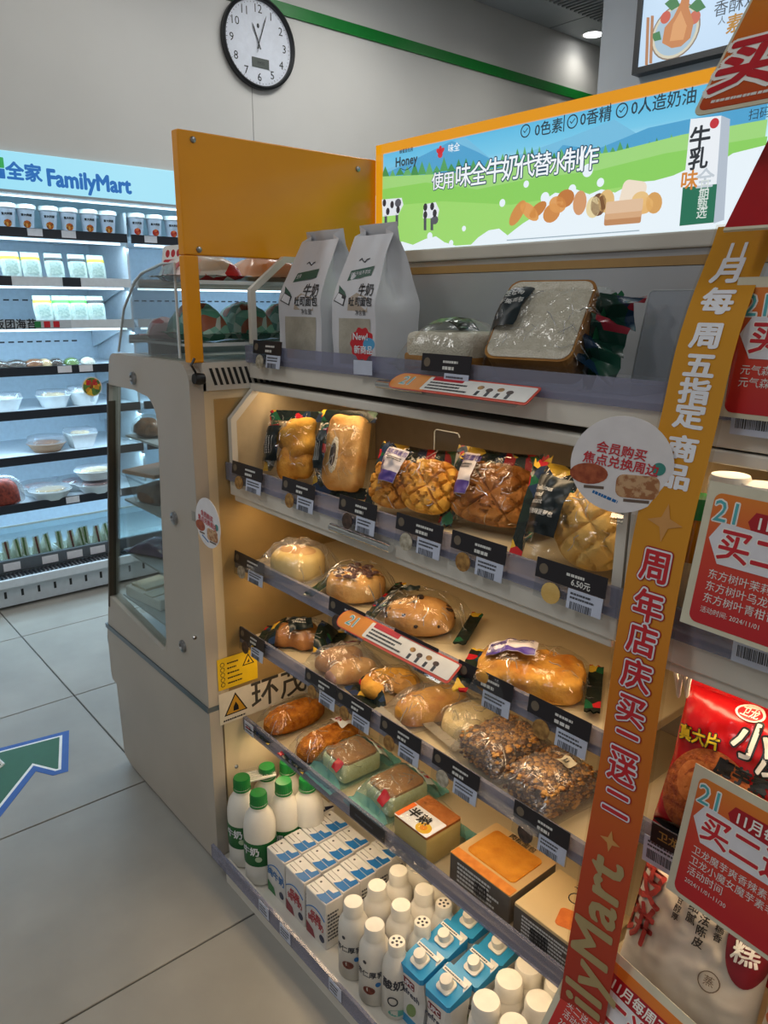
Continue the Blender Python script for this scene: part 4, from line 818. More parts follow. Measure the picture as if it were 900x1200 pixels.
x0 = oy(412, 940, .884).x; x1 = oy(453, 970, .884).x; t = thing('price_card', 'plain black strip card on the fifth shelf rail', 'price card', frame((x0, .8795, .432), *XZ)); mk('dark_strip', box(0, x1-x0, -.032, 0, 0, .001), mat('card_black', '1E1A20'), t); mk('title_print', dashes(.02, x1-x0-.02, -.022, -.012, 1, 8, .0011), INK, t)
for px, py, yf, zt, l in ((294, 852, .884, .430, 'small white tab at the left end of the fifth rail'), (309, 1045, .768, .085, 'white tab on the bottom rail below the milk bottles'), (334, 1070, .768, .085, 'white tab on the bottom rail below the milk cartons'), (393, 1130, .768, .085, 'white tab on bottom rail below the almond drinks'), (470, 1190, .768, .085, 'white tab at the near end of the bottom rail')):
    q = oy(px, py, yf); t = thing('price_tab', l, 'price tab', frame((q.x, yf-.0052 if yf > .8 else yf-.0012, zt), *XZ), 'white tabs on the lower rails'); mk('tab', box(-.022, .022, -.034, 0, 0, .001), mat('ticket_blue_white', 'C4CCE0'), t); mk('tab_print', dashes(-.018, .018, -.03, -.006, 3, int(px), .0011), INK, t)
# ---------------------------------------------------------------- top shelf
zb = 1.3685
PAPER = mat('white_paper_bag', 'D9DBE0', .45, c2='D0D2D8', scale=6, bump=.25, bscale=14)
xB0, xB1 = oy(393, 412, .99).x, oy(441, 418, .99).x; xA0, xA1 = oy(331, 405, .99).x, oy(378, 412, .99).x
dB = min(ox(491, 405, xB1).y-.99, .17)
def toast_bag(label, x0, x1, y0, d, hh, seed):
    w_ = x1-x0; t = thing('toast_bag', label, 'bread bag', (x0+w_/2, y0+d/2, zb), 'white paper toast bags')
    def front(u, v):  # u -1..1 across, v 0..1 up
        k = max(0, (v-.5)/.5); yy = -d/2+ (d/2-.004)*k**1.3 + .004*nz(u*1.5+seed, v*4, seed, 1.3); wd = w_/2*(1+.03*math.sin(v*3))*(1-.12*k); return Vector((u*wd+ .006*k*nz(v*3, u, seed), yy, v*hh))
    def backf(u, v): p = front(u, v); return Vector((p.x, -p.y+.002, p.z+ (.022 if v > .97 else 0)))
    mk('paper_front', sheet(lambda u, v: front(u, v), 14, 22, -1, 1, 0, 1), PAPER, t, True); mk('paper_back', sheet(lambda u, v: backf(-u, v), 14, 22, -1, 1, 0, 1), PAPER, t, True)
    for s in (-1, 1):   # gusset sides
        def side(u, v, s=s): a, b = front(s, v), backf(s, v); k = max(0, (v-.45)/.55); p = a.lerp(b, (u+1)/2); p.x -= s*(1-abs(u))*.028*min(1, k*2)+s*.004*(nz(u*2, v*5, seed+s)+.3)*(1-abs(u)); return p
        mk('paper_gusset', sheet(lambda u, v: side(u*s, v), 10, 22, -1, 1, 0, 1), PAPER, t, True)
    mk('paper_base', box(-w_/2+.002, w_/2-.002, -d/2+.003, d/2-.003, .0002, .003), PAPER, t)
    def wp(x, y, z): p = front(max(-1, min(1, x/(w_/2))), y/hh); return Vector((p.x, p.y-z, p.z))
    mk('window', sheet(lambda u, v: wp(u*w_*.36+.004, v, .001), 6, 8, -1, 1, .008, hh*.38), mat('toast_in_window', 'B4B0A2', .3, c2='A5A092', scale=30, bump=.3, bscale=120), t, True)
    def put(s, x, y, sz, m_, b=.02, **k): T(t, s, x, y, sz, m_, .0012, b, warp=wp, **k)
    G = mat('bag_green', '26584A', .5); K = mat('bag_ink', '2E3238', .5)
    def patch(nm, P, m_, z=.001): mk(nm, ([wp(a, b, z) for a, b in P], [tuple(range(len(P)))]), m_, t)
    patch('green_ribbon', [(-.03*w_/.12, hh*.66), (.034*w_/.12, hh*.695), (.036*w_/.12, hh*.765), (-.025*w_/.12, hh*.735)], G)
    put('全新升级不添加', .003, hh*.715, .0075*w_/.12, LABELW, 0, rot=5); patch('brown_brush', [(-.02, hh*.44), (.04*w_/.12, hh*.43), (.042*w_/.12, hh*.53), (.005, hh*.57), (-.015, hh*.53)], mat('bag_taupe', 'B3A596', .5))
    put('牛奶', .030*w_/.12, hh*.585, .022*w_/.12, K, .02); put('吐司面包', .020*w_/.12, hh*.50, .0165*w_/.12, K, .02); put('净含量', .022*w_/.12, hh*.42, .010*w_/.12, K, .0)
    mk('logo_swirl', ([wp(v[0], v[1]+hh*.81, .0012+v[2]) for v in tube([(-.012+.006*k, .004*math.sin(k*1.7), 0) for k in range(6)], .0011, 5)[0]], tube([(-.012+.006*k, .004*math.sin(k*1.7), 0) for k in range(6)], .0011, 5)[1]), K, t)
    patch('milk_carton_drawing', [(-.055*w_/.12, hh*.51), (-.028*w_/.12, hh*.47), (-.022*w_/.12, hh*.545), (-.046*w_/.12, hh*.58)], K, .0010); patch('carton_drawing_face', [(-.052*w_/.12, hh*.515), (-.03*w_/.12, hh*.482), (-.026*w_/.12, hh*.54), (-.046*w_/.12, hh*.57)], LABELW, .0013); patch('carton_drawing_top', [(-.046*w_/.12, hh*.58), (-.022*w_/.12, hh*.545), (-.03*w_/.12, hh*.58), (-.05*w_/.12, hh*.63)], G, .0013)
    return t
hA = oy(365, 283, 1.05).z-zb
toast_bag('white paper toast bag with green ribbon print, left of two on top shelf', xA0, xA1, .985, .13, hA, 1)
toast_bag('white paper toast bag with wide blank side, right of the two', xB0, xB1, .985, dB, hA*1.0, 4)
q = oy(427, 403, .93); t = thing('new_item_sign', 'red round new product sign on a clear clip before the toast bag', 'promo sign', frame((q.x, .925, q.z), (1, .15, 0), (0, 0, 1)))
mk('scalloped_disc', prism([((.030+.002*math.cos(10*a))*math.cos(a), (.030+.002*math.cos(10*a))*math.sin(a)) for a in [2*math.pi*k/60 for k in range(60)]], 0, .001), RED, t); mk('blue_patch', prism(circ(.018, 0, .015, .012, 16), .001, .0014), mat('sky_blue_print', '4FA0D0', .4), t)
T(t, 'New!', -.004, .013, .018, LABELW, .0018, .02); T(t, '新商品', .004, -.012, .0165, LABELW, .002, .02); mk('clear_clip', box(-.012, .012, -.055, -.02, -.0015, 0), ACR, t)
mk('ticket', box(-.022, .026, -.058, -.031, .0002, .0012), mat('ticket_blue_white', 'C4CCE0'), t); 
# small loaf
p0 = oy(537, 390, 1.02); t = thing('small_loaf_pack', 'small square bread in clear film beside the toast bag', 'bread', TR(p0.x, p0.y, zb+.0006) @ RZ(6))
mk('bread', bbox(-.075, .075, -.065, .065, .002, .082, .014, 3), BM['crumb'], t, True); mk('crust_band', bbox(-.0755, .0755, -.0655, .0655, .003, .045, .006), BM['crust'], t, True)
fn, bL = pouch_fn(.21, .17, .102, .02, .004, 3); mk('film', tri_(pouch_geo(fn)), WRAP, t, FLAT)
mk('dark_label', sheet(lambda u, v: sub(fn, .21, .17)(-.02+u*.024, v*.05+.012, .001), 6, 6), DGREEN, t, True)
# large loaf
tl_ = 52; Wd = .165; z0 = zb+.001+Wd/2*math.sin(math.radians(tl_)); c = oy(622, 382, 1.03)
t = thing('toast_loaf_pack', 'large sliced toast loaf in clear film with dark label', 'bread', TR(c.x+.01, 1.075, z0) @ RZ(14) @ RX(tl_))
lf = rrect(-.078, .078, -.08, .08, .02, 5); mk('crust', prism(lf, .004, .068), BM['crust'], t); mk('slice_face', prism([(x*.95, y*.95) for x, y in lf], .066, .0695), BM['crumb'], t)
fn, bL = pouch_fn(.21, .19, .080, .012, .004, 8, 8); mk('film', tri_(pouch_geo(fn, -1, .86)), WRAP, t, FLAT); mk('film_fold_glints', creases(fn, .9, 30, 3, .21, .19), FOLD_GLINT, t, True, kind='stuff'); mk('film_end', pouch_geo(fn, .86, 1, 4, 10), MIXP, t, True)
mk('gathered_end', xf(sheet(lambda u, v: (.10+.03*u+.005*math.sin(v*9), v*.08*(1+.18*u), .036+.012*math.sin(v*11+u)-.014*u+.006*math.sin(v*23)), 6, 20), TR(.008, 0, 0)), printed('loaf_bag_print', ['12352C', '14392F', '10302A', '8F2030', '12352C', '1D4A3A', '173048'], 22), t, True)
mk('dark_label', sheet(lambda u, v: sub(fn, .21, .19)(-.058+u*.028+v*.004, .030+v*.055, .0015), 6, 8), mat('label_black_green', '0F1C20', .35), t, True)
for s, y in (('生吐司', .045), ('手撕面包', .028)): T(t, s, -.056, y, .012, LTXT, .0025, .01, warp=sub(fn, .21, .19))
# acrylic stand
q = oy(740, 410, 1.12); t = thing('acrylic_stand', 'empty clear acrylic leaning stand on the top shelf', 'stand', TR(q.x+.03, 1.13, zb+.0004))
mk('base', box(-.05, .05, -.12, .03, 0, .003), film('clear_acrylic_plate', 'E6ECF0', .05, .7, .06, 0, haze=.16), t); mk('back_plate', xf(prism(rrect(-.05, .05, 0, .155, .008), 0, .003), TR(0, .03, .003) @ RX(78)), film('clear_acrylic_plate', 'DDE4EA'), t); mk('plate_rim', xf(tube([(x, y, .0015) for x, y in rrect(-.05, .05, 0, .155, .008)], .0012, 5), TR(0, .03, .003) @ RX(78)), mat('acrylic_edge', 'D6DCDC'), t)
def promo_tag(label, a, b, yf, zt, tilt):
    """orange ended white shelf talker sticking out from a rail"""
    x0, x1 = oy(*a, yf).x, oy(*b, yf).x; w_ = x1-x0; h_ = .045
    t = thing('shelf_talker', label, 'promo tag', TR(x0, yf-.006, zt) @ RX(tilt))
    mk('card', prism(rrect(0, w_, -h_, 0, .006, 4, (.006, .022, .022, .006)), 0, .0012), mat('talker_red', 'D2452A', .4), t); mk('orange_head', prism(rrect(.002, w_*.3, -h_+.002, -.002, .005, 4, (.002, .020, .020, .002)), .0012, .0016), ORANGE, t)
    mk('white_field', prism(rrect(w_*.27, w_-.004, -h_+.005, -.004, .003), .0016, .0020), OFFW, t); mk('red_title', prism(rrect(w_*.30, w_*.52, -.013, -.003, .002), .002, .0024), RED, t)
    TO(t, '21', w_*.13, -h_/2, .032, mat('talker_teal', '4FA8B0', .4), OFFW, .0018, .0, .05); mk('small_print', dashes(w_*.30, w_*.60, -.038, -.015, 3, 5, .0021), BLACK, t)
    for k in range(4): mk('food_icon', prism(circ(w_*(.66+.065*k), -.018-.004*(k % 2), .007, .005, 10), .002, .0024), (PHG, PHD, PHG, PHD)[k], t)
    for k in range(4): mk('drink_icon', box(w_*(.655+.065*k), w_*(.675+.065*k), -.038, -.027, .002, .0024), DGREY, t)
    mk('clear_backing', box(w_*.1, w_*.95, -h_-.006, -.002, -.0012, -.0002), ACR, t); return t
promo_tag('orange and white shelf talker on the top bread shelf rail', (472, 430), (640, 440), .940, 1.377, 32)
promo_tag('orange and white shelf talker slanting over the ham rolls', (410, 740), (545, 800), .884, .897, 34)
# ---------------------------------------------------------------- display case breads
zb = 1.0785; GC = 'packed breads in the display case'
BL = mat('label_black_green', '0F1C20'); PLW = mat('label_pale', 'CFC8CC', .45)
wv = lambda x, y, z: .010*math.sin(55*(x+.7*y))
tw = [('bread', mv(blob(.052, .05, .036, .8, .9, lambda x, y, z: .007*math.sin(90*x+60*y), 44, 20), .022, -.016, .004), BM['yellow']), ('bread', mv(blob(.04, .05, .032, .8, .9, lambda x, y, z: .006*math.sin(100*y), 36, 16), -.042, -.014, .004), BM['gold'])]
def dkl(cx, cy, w_, h_, ro, big=0):
    r = [cx, cy, w_, h_, ro, BL]
    if big: r += [('text', 'Delicious', -.01, .026, .012, LTXT), ('text', 'bread', -.018, .014, .012, LTXT), ('text', 'instant', -.014, .002, .012, LTXT), ('text', '奶油味菠萝包', .0, -.016, .010, LTXT), ('text', '中秋限定', -.008, -.036, .007, INK)]
    else: r += [('lines', -w_*.3, w_*.3, -h_*.05, h_*.38, 3, LTXT), ('lines', -w_*.3, w_*.2, -h_*.2, -h_*.1, 1, OFFW)]
    return tuple(r)
def ppl(cx, cy, w_, h_, ro): return (cx, cy, w_, h_, ro, PLW, ('patch', 0, -h_*.34, w_*.98, h_*.3, PURPLE), ('patch', -w_*.3, -h_*.02, w_*.34, h_*.62, printed('purple_drawing', ['5A5078', 'B9B0C4', '3E3466', '8F86A4', 'CFC8CC'], 150)), ('text', '草原滋面包', w_*.12, h_*.36, h_*.17, PURPLE), ('lines', -w_*.1, w_*.42, h_*.12, h_*.24, 2, INK))
pack('twist_bread_pack', 'golden twisted bread pack with black label at left of display case', 'bread', 338, 522, zb, .175, .15, .062, 22, 70, tw, labels=[dkl(.0, .034, .085, .046, 4)], ends=(None, MIXP), grp=GC, seed=1, back=(MIXP, .7), roll=92)
lb = [('bread', mv(blob(.085, .046, .038, .35, .4, lambda x, y, z: .004*nz(x, y, z, 40)-.004*max(0, math.cos(130*y))**6, 48, 20), 0, -.012, 0), BM['pale']), ('cream', mv(blob(.045, .011, .004, nu=16, nv=6), -.012, .004, .049), BM['crumb']), ('filling', mv(blob(.026, .007, .005, nu=14, nv=6), -.008, .004, .052), BM['choc'])]
pack('filled_bread_pack', 'long tan bread pack with dark filling and black label', 'bread', 398, 530, zb, .195, .14, .066, 22, 70, lb, labels=[dkl(.0, .038, .085, .030, 2)], ends=(MIXP, MIXP), grp=GC, seed=2, back=(MIXP, .6), roll=92)
wf = lambda r1, r2, n_: blob(r1, r2, .028, .5, .7, grid(95, .013), 84, 34)
wa = [('waffle', mv(wf(.058, .055, 0), .042, -.006, .010), BM['yellow']), ('waffle', mv(wf(.055, .052, 1), -.045, -.01, .004), BM['gold'])]
pack('waffle_pack', 'pack of two golden waffles with purple and white label', 'bread', 482, 562, zb, .215, .15, .062, 14, 62, wa, labels=[ppl(-.05, .02, .082, .075, -8)], ends=(MIXP, MIXP), grp=GC, seed=3, back=(MIXP, .55))
wb = [('waffle', mv(blob(.088, .06, .032, .5, .65, grid(75, .012), 84, 34), .005, -.008, .006), BM['brown'])]
pack('brown_waffle_pack', 'darker brown waffle bread pack with purple label', 'bread', 574, 572, zb, .20, .16, .066, 14, 64, wb, labels=[ppl(-.062, .018, .075, .085, -3)], ends=(MIXP, MIXP), grp=GC, seed=4, back=(MIXP, .6))
mb = [('melon_bread', mv(blob(.07, .072, .042, .75, .9, grid(62, .009), 84, 34), .035, -.008, .004), BM['melon'])]
pack('melon_bread_pack', 'pale melon bread pack with large dark green label', 'bread', 674, 604, zb, .215, .17, .072, 10, 64, mb, labels=[dkl(-.045, .004, .082, .10, -6, 1)], ends=(MIXP, MIXP), grp=GC, seed=5, back=(MIXP, .5))
q = oy(507, 520, 1.02); t = thing('clear_divider', 'clear acrylic divider standing between the waffle packs', 'divider', frame((q.x, 1.06, zb+.0006), *XZ)); mk('plate', prism(rrect(-.035, .035, 0, q.z-zb+.02, .008), 0, .003), ACR, t); mk('rim', tube([(x, y, .0015) for x, y in rrect(-.035, .035, 0, q.z-zb+.02, .008)], .0012, 5), mat('acrylic_edge', 'D6DCDC'), t); mk('base', box(-.035, .035, 0, .003, -.03, .04), ACR, t)
c = oy(728, 545, .84); t = thing('round_promo_sign', 'large round white promo sign at right end of the display case', 'promo sign', frame((c.x, .84, c.z), (1, .55, 0), (0, -.05, 1)))
round_sign(t, .063); mk('clip', box(-.008, .008, -.079, -.071, -.036, -.0005), ACR, t); mk('clear_stem', box(-.008, .008, -.075, -.02, -.002, -.0005), ACR, t)
# ---------------------------------------------------------------- third shelf
zb = .8625; GC = 'packed breads on the third shelf'
ch = [('bun', blob(.068, .06, .045, .5, .95, lambda x, y, z: .002*nz(x, y, z, 30), 36, 16, .5), BM['cheese']), ('toasted_top', mv(blob(.05, .035, .004, nu=20, nv=6), 0, 0, .064), BM['pale'])]
pack('cheese_bun_pack', 'pale cheese bun in a plain clear bag at shelf end', 'bread', 349, 655, zb, .20, .16, .085, 15, 0, ch, wrap=WRAP2, grp=GC, seed=6, wr=.008)
cr = random.Random(5)
bb = [('bun', blob(.066, .062, .042, .6, .95, lambda x, y, z: .003*nz(x, y, z, 30), 36, 16, .5), BM['pale']), ('crumble', join(*[mv(blob(.009, .007, .004, nu=6, nv=4), cr.gauss(0, .02), cr.gauss(-.005, .018), .061) for _ in range(46)]), BM['berry'], 'stuff')]
pack('crumble_bun_pack', 'round bun with dark crumble topping in clear film', 'bread', 417, 680, zb, .19, .15, .078, 28, 0, bb, ends=(DGREEN, MIXP), grp=GC, seed=7)
cb = [('bun', blob(.072, .064, .044, .8, .95, lambda x, y, z: .002*nz(x, y, z, 30), 36, 16, .4), BM['tan'])]+[('chocolate_chip', g, BM['choc']) for g in [mv(g_, 0, 0, .016) for g_ in scatter(22, .07, .062, .044, .006, 9)]]
pack('choc_chip_bun_pack', 'round bun with chocolate chips and black label', 'bread', 492, 716, zb, .23, .16, .074, 30, 0, cb, ends=(MIXP, MIXP), grp=GC, seed=8, labels=[(-.045, .026, .07, .05, 20, BL, ('lines', -.025, .025, -.015, .015, 4, LTXT))])
pa = [('pastry', blob(.09, .062, .03, .35, .45, lambda x, y, z: (.006*abs(math.sin(60*x+60*y+2*nz(x, y, 0, 20)))*abs(math.sin(60*x-60*y)) if z > 0 else .002*math.sin(500*z))+.003*nz(x, y, z, 60), 84, 34, .5), BM['gold'])]
pack('pastry_pack', 'flat golden layered pastry with purple label on third shelf', 'bread', 622, 784, zb, .24, .17, .062, 32, 0, pa, ends=(MIXP, MIXP), grp=GC, seed=9, labels=[ppl(-.035, .012, .085, .06, 0)])
# ---------------------------------------------------------------- fourth shelf
zb = .6565; GC = 'packed breads on the fourth shelf'
db = [('bread', blob(.07, .045, .034, .7, .8, lambda x, y, z: .007*math.sin(90*x), 40, 16, .4), BM['brown'])]
pack('dark_pack_bread', 'dark patterned film pack with black label at fourth shelf end', 'bread', 352, 742, zb, .22, .13, .06, 40, 0, db, ends=(MIXP, MIXP), endw=.32, grp=GC, seed=10, labels=[(.0, .0, .06, .08, 20, BL, ('lines', -.02, .02, -.02, .025, 4, LTXT))])
sb = [('roll', mv(blob(.062, .032, .032, .8, .9, None, 30, 14, .5), 0, -.034, .002), BM['pale']), ('roll', mv(blob(.062, .032, .034, .8, .9, None, 30, 14, .5), 0, .034, .002), BM['tan']), ('ham', mv(blob(.012, .022, .018, nu=14, nv=8), -.055, -.034, .012), mat('ham_pink', '9A6A5A', .5))]
pack('ham_roll_pack', 'clear pack of two pale rolls with ham', 'bread', 405, 775, zb, .20, .15, .066, 80, 0, sb, wrap=WRAP2, grp=GC, seed=11, labels=[(.04, .05, .045, .03, -20, mat('dark_red_label', '6A1E22', .4), ('lines', -.015, .015, -.008, .008, 2, LTXT))])
ub = [('sausage_bun', mv(tube([(.045*math.cos(a)-.01, .032*math.sin(a), .03) for a in [math.pi*(-.2+1.5*k/16) for k in range(17)]], .021, 12), 0, 0, 0), BM['yellow']), ('bun', mv(blob(.04, .03, .03, nu=20, nv=10, flat=.5), .03, .0, .002), BM['pale'])]
pack('curled_bun_pack', 'curled golden bun in film with green printed end', 'bread', 460, 800, zb, .18, .115, .060, 80, 0, ub, ends=(MIXP, None), endw=.18, grp=GC, seed=12)
yb = [('bread', blob(.085, .042, .036, .6, .8, lambda x, y, z: .002*nz(x, y, z, 30), 36, 14, .5), BM['yellow'])]
pack('yellow_bread_pack', 'long yellow bread in clear bag with white sealed end', 'bread', 506, 822, zb, .22, .115, .066, 80, 0, yb, wrap=WRAP2, ends=(WHTF, None), grp=GC, seed=13)
wbk = [('bread', blob(.062, .05, .034, .6, .8, lambda x, y, z: .003*nz(x, y, z, 40), 30, 14, .5), BM['sponge'])]
pack('pale_bread_bag', 'pale bread in cloudy clear bag between yellow bread and seed block', 'bread', 553, 842, zb, .17, .115, .058, 80, 0, wbk, wrap=WRAP2, ends=(WHTF, None), grp=GC, seed=14)
GRA = mat('granola', '7A5226', .45, c2='3E2610', scale=60, mix=(.4, .6), bump=.6, bscale=120)
SEED = [mat('seed_a', 'C4924A', .4, c2='966428', scale=50), mat('seed_b', '74481E', .4, c2='4A2C12', scale=50)]
def gran(sd):
    r = random.Random(sd); out = [('block', bbox(-.062, .062, -.05, .05, .004, .058, .014, 3), GRA)]
    for k in (0, 1):
        gs = []
        for _ in range(330):
            f = r.random(); x, y, z = r.uniform(-.062, .062), r.uniform(-.05, .05), .058
            if f < .35: z = r.uniform(.008, .056); (x, y) = ((-.062, y) if r.random() < .5 else (x, -.05))
            s = r.uniform(.0028, .0048); gs.append(mv(blob(s*1.3, s, s*.6, nu=6, nv=4, flat=1), x, y, z))
        out.append(('seeds', join(*gs), SEED[k], 'stuff'))
    return out
pack('seed_block_pack', 'seed covered block bread in clear bag behind the nearest one', 'bread', 590, 872, zb, .22, .135, .074, 84, 0, gran(1), wrap=WRAP2, grp=GC, seed=15, endw=.0)
pack('seed_block_pack', 'seed covered block bread with round sticker and yellow tie by the banner', 'bread', 645, 915, zb, .22, .14, .074, 84, 0, gran(2), wrap=WRAP2, grp=GC, seed=16, labels=[(.02, -.012, .032, .030, 0, mat('sticker_cream', 'D5CDB8', .5), ('lines', -.01, .01, -.006, .006, 2, INK))])
# ---------------------------------------------------------------- fifth shelf
zb = .3985; GC = 'packed breads on the fifth shelf'
for px, py, l, s, lab in ((345, 836, 'long orange crumbed roll at back left of fifth shelf', 17, []), (385, 866, 'long orange crumbed roll with white sticker on fifth shelf', 18, [(.045, .0, .05, .045, 8, LABELW, ('lines', -.018, .018, -.012, .012, 3, RED))])):
    ob = [('roll', blob(.092, .040, .040, .75, .85, lambda x, y, z: .004*nz(x, y, z, 140), 60, 24, .6), BM['orange'])]
    pack('crumbed_roll_pack', l, 'bread', px, py, zb, .235, .108, .074, 90, 0, ob, ends=(MIXP, None), grp=GC, seed=s, labels=lab)
for px, py, l, s in ((412, 888, 'brown sponge cake in teal film beside the crumbed rolls', 19), (465, 924, 'brown sponge cake in teal film beside the egg bread box', 20)):
    ck = [('cake', bbox(-.058, .058, -.048, .048, .004, .056, .014, 3), BM['sponge']), ('cake_top', prism(rrect(-.052, .052, -.043, .043, .016), .053, .0590), bread_mat('caramel', 'C4722E', 'A25820', 30))]
    pack('sponge_cake_pack', l, 'cake', px, py, zb, .215, .125, .072, 88, 0, ck, wrap=TEALW, ends=(TEALF, TEALF), endw=.06, grp=GC, seed=s, labels=[(.066, .0, .036, .10, 0, mat('pale_teal_label', 'CFE0DC', .4), ('lines', -.012, .012, -.04, .04, 6, RED)), (-.062, -.03, .022, .022, 0, DRED)])
t = thing('egg_bread_box', 'brown topped bread block in film with yellow egg label', 'bread', TR(-.966, .944, zb) @ RZ(90)); t.location.z = zb+.0006
mk('bread', bbox(-.05, .05, -.05, .05, .002, .070, .005), mat('egg_bread_yellow', 'CDB878', .5, c2='C2AA66', scale=12), t, True); mk('brown_top', prism(rrect(-.0495, .0495, -.0495, .0495, .004), .0695, .075), BM['cake'], t)
lab = mk('label', prism(rrect(-.050, .008, -.049, .049, .003), .075, .0762), LABELW, t); mk('orange_edge', prism(rrect(-.048, .006, .037, .049, .002), .0762, .0766), mat('label_orange', 'D96A2A', .4), lab)
mk('egg', prism(circ(-.034, -.024, .016, .018, 20), .0762, .0768), mat('egg_yellow', 'E3B52E', .4), lab); mk('yolk', prism(circ(-.034, -.024, .008, .008, 16), .0768, .0772), ORANGE, lab)
T(lab, '半熟', -.018, .006, .030, BLACK, .0774, .03, rot=-90); fn, bL = pouch_fn(.18, .125, .086, .03, .003, 21, 10); mk('film', tri_(pouch_geo(fn)), WRAP, t, FLAT); mk('film_end', pouch_geo(fn, bL, 1.0, 4, 10), TEALF, t, True)
t = thing('orange_loaf_box', 'orange loaf in open topped cream carton', 'bread box', TR(-.793, .982, zb) @ RZ(90)); t.location.z = zb+.0006
BXC = mat('carton_tan', 'CBAA78', .5, c2='C4A270', scale=10); BXD = mat('carton_printed_side', '6A6258', .5, c2='544C44', scale=14)
mk('carton', bbox(-.068, .068, -.077, .077, 0, .062, .003), BXD, t); mk('carton_top', prism(rrect(-.068, .068, -.077, .077, .003), .062, .0635), BXC, t)
mk('loaf', prism(rrect(-.04, .05, -.06, .06, .01), .0635, .0660), bread_mat('amber', 'E29A34', 'C87A20', 30), t); mk('loaf_shine', prism(rrect(-.039, .049, -.059, .059, .01), .0668, .0672), film('pack_window', 'FFFFFF', .08, .8, .03, .1), t)
mk('orange_band', prism(rrect(-.068, -.046, -.075, .075, .002), .0636, .0645), mat('band_orange', 'D98A3A', .45, c2='C9772C', scale=60), t); T(t, '肉松面包', .059, 0, .016, BLACK, .0645, .02, rot=-90)
mk('side_print', xf(dashes(-.055, .055, -.024, .024, 5, 3, 0), frame((-.0685, 0, .032), (0, -1, 0), (0, 0, 1))), LTXT, t); mk('side_barcode', xf(bars(-.02, .01, -.018, .012, 3, 0), frame((-.0688, -.01, .03), (0, -1, 0), (0, 0, 1))), BLACK, t)
t = thing('cream_bread_box', 'cream printed bread carton with orange drawing beside the banner', 'bread box', TR(-.623, .975, zb) @ RZ(90)); t.location.z = zb+.0006
mk('carton', bbox(-.066, .066, -.080, .080, 0, .066, .004), mat('carton_cream', 'D3B888', .5, c2='CBB080', scale=10), t, True)
mk('orange_drawing', xf(prism(rrect(-.032, .032, -.022, .022, .008), .0662, .0668), TR(-.02, -.02, 0) @ RZ(-70)), mat('drawing_orange', 'D97A34', .5, c2='C9682A', scale=80), t); mk('bread_drawing', mv(annulus(.012, .014, .0662, .0668, 14), .025, .012), BLACK, t)
T(t, '芝士面包', .052, .0, .016, BLACK, .0668, .02, rot=-90); mk('dark_side', box(-.0666, -.0662, -.078, .078, .004, .060), BXD, t); mk('side_print', xf(dashes(-.06, .06, -.024, .022, 6, 9, 0), frame((-.0668, 0, .032), (0, -1, 0), (0, 0, 1))), LTXT, t); mk('side_barcode', xf(bars(-.02, .02, -.018, .012, 8, .0006), frame((-.0668, .02, .03), (0, -1, 0), (0, 0, 1))), BLACK, t)
# ---------------------------------------------------------------- bottom tray drinks
zt = .0425
MILK = mat('milk_white_bottle', 'E2DFD6', .3, c2='DAD6CB', scale=12); CAPG = mat('green_cap', '157A35', .35); CAPW = mat('white_cap', 'E6E2D8', .35); DRKW = mat('yogurt_white', 'DDD9D0', .28)
def capg(r, z, h, n=28, ribs=.0012):
    prof = [(r, z), (r, z+h*.8), (r*.9, z+h), (r*.75, z+h*1.0)]; v, f = lathe(prof, n*2)
    v = [((a*(1-ribs/r*(k % 2)), b*(1-ribs/r*(k % 2)), c) if k < n*4 else (a, b, c)) for k, (a, b, c) in enumerate(v)]; return v, f
def cylw(r): return lambda x, y, z: Vector(((r+z)*math.sin(x/r), -(r+z)*math.cos(x/r), y))
def milk_bottle():
    t = thing('milk_bottle', 'x', 'milk bottle', (0, 0, 0), 'green capped milk bottles')
    mk('bottle', lathe([(.036, 0), (.042, .006), (.042, .06), (.041, .075), (.042, .09), (.042, .15), (.0415, .165), (.036, .19), (.024, .208), (.021, .212), (.021, .225)], 32), MILK, t, True)
    mk('label', lathe([(.0425, .062), (.0428, .064), (.0428, .126), (.0425, .128)], 32), mat('milk_label_green', '14652F', .35, c2='115A29', scale=20), t, True)
    mk('cap', capg(.0225, .2255, .028), CAPG, t, True); mk('neck_ring', lathe([(.021, .218), (.0235, .219), (.0235, .222), (.021, .223)], 24), CAPG, t)
    wp = cylw(.043); T(t, '牛奶', -.005, .105, .026, LABELW, .0006, .03, warp=wp); mk('label_flower', ([wp(.018+v[0], .085+v[1], .0006+v[2]) for v in prism(circ(0, 0, .009, .008, 12), 0, .0003)[0]], prism(circ(0, 0, .009, .008, 12), 0, .0003)[1]), mat('pale_flower', 'B5C9A8', .4), t)
    return t
ps = [(276, 912), (300, 931), (332, 916), (308, 895), (337, 893), (360, 912)]
lbs = ['leftmost green capped milk bottle in the bottom tray', 'green capped milk bottle at the very front corner of the tray', 'green capped milk bottle beside the navy cartons', 'green capped milk bottle at the back left under the fifth shelf', 'white shouldered milk bottle half hidden behind the straws', 'white shouldered milk bottle half hidden behind the navy cartons']
proto = None
for q, l in zip(ps, lbs):
    c = oz(*q, zt+.25); c = Vector((max(c.x, -1.56), max(c.y, .838), zt)); M = TR(c) @ RZ(28)
    if not proto: proto = milk_bottle(); proto.matrix_world = M; proto['label'] = l
    else: dup(proto, M, l)
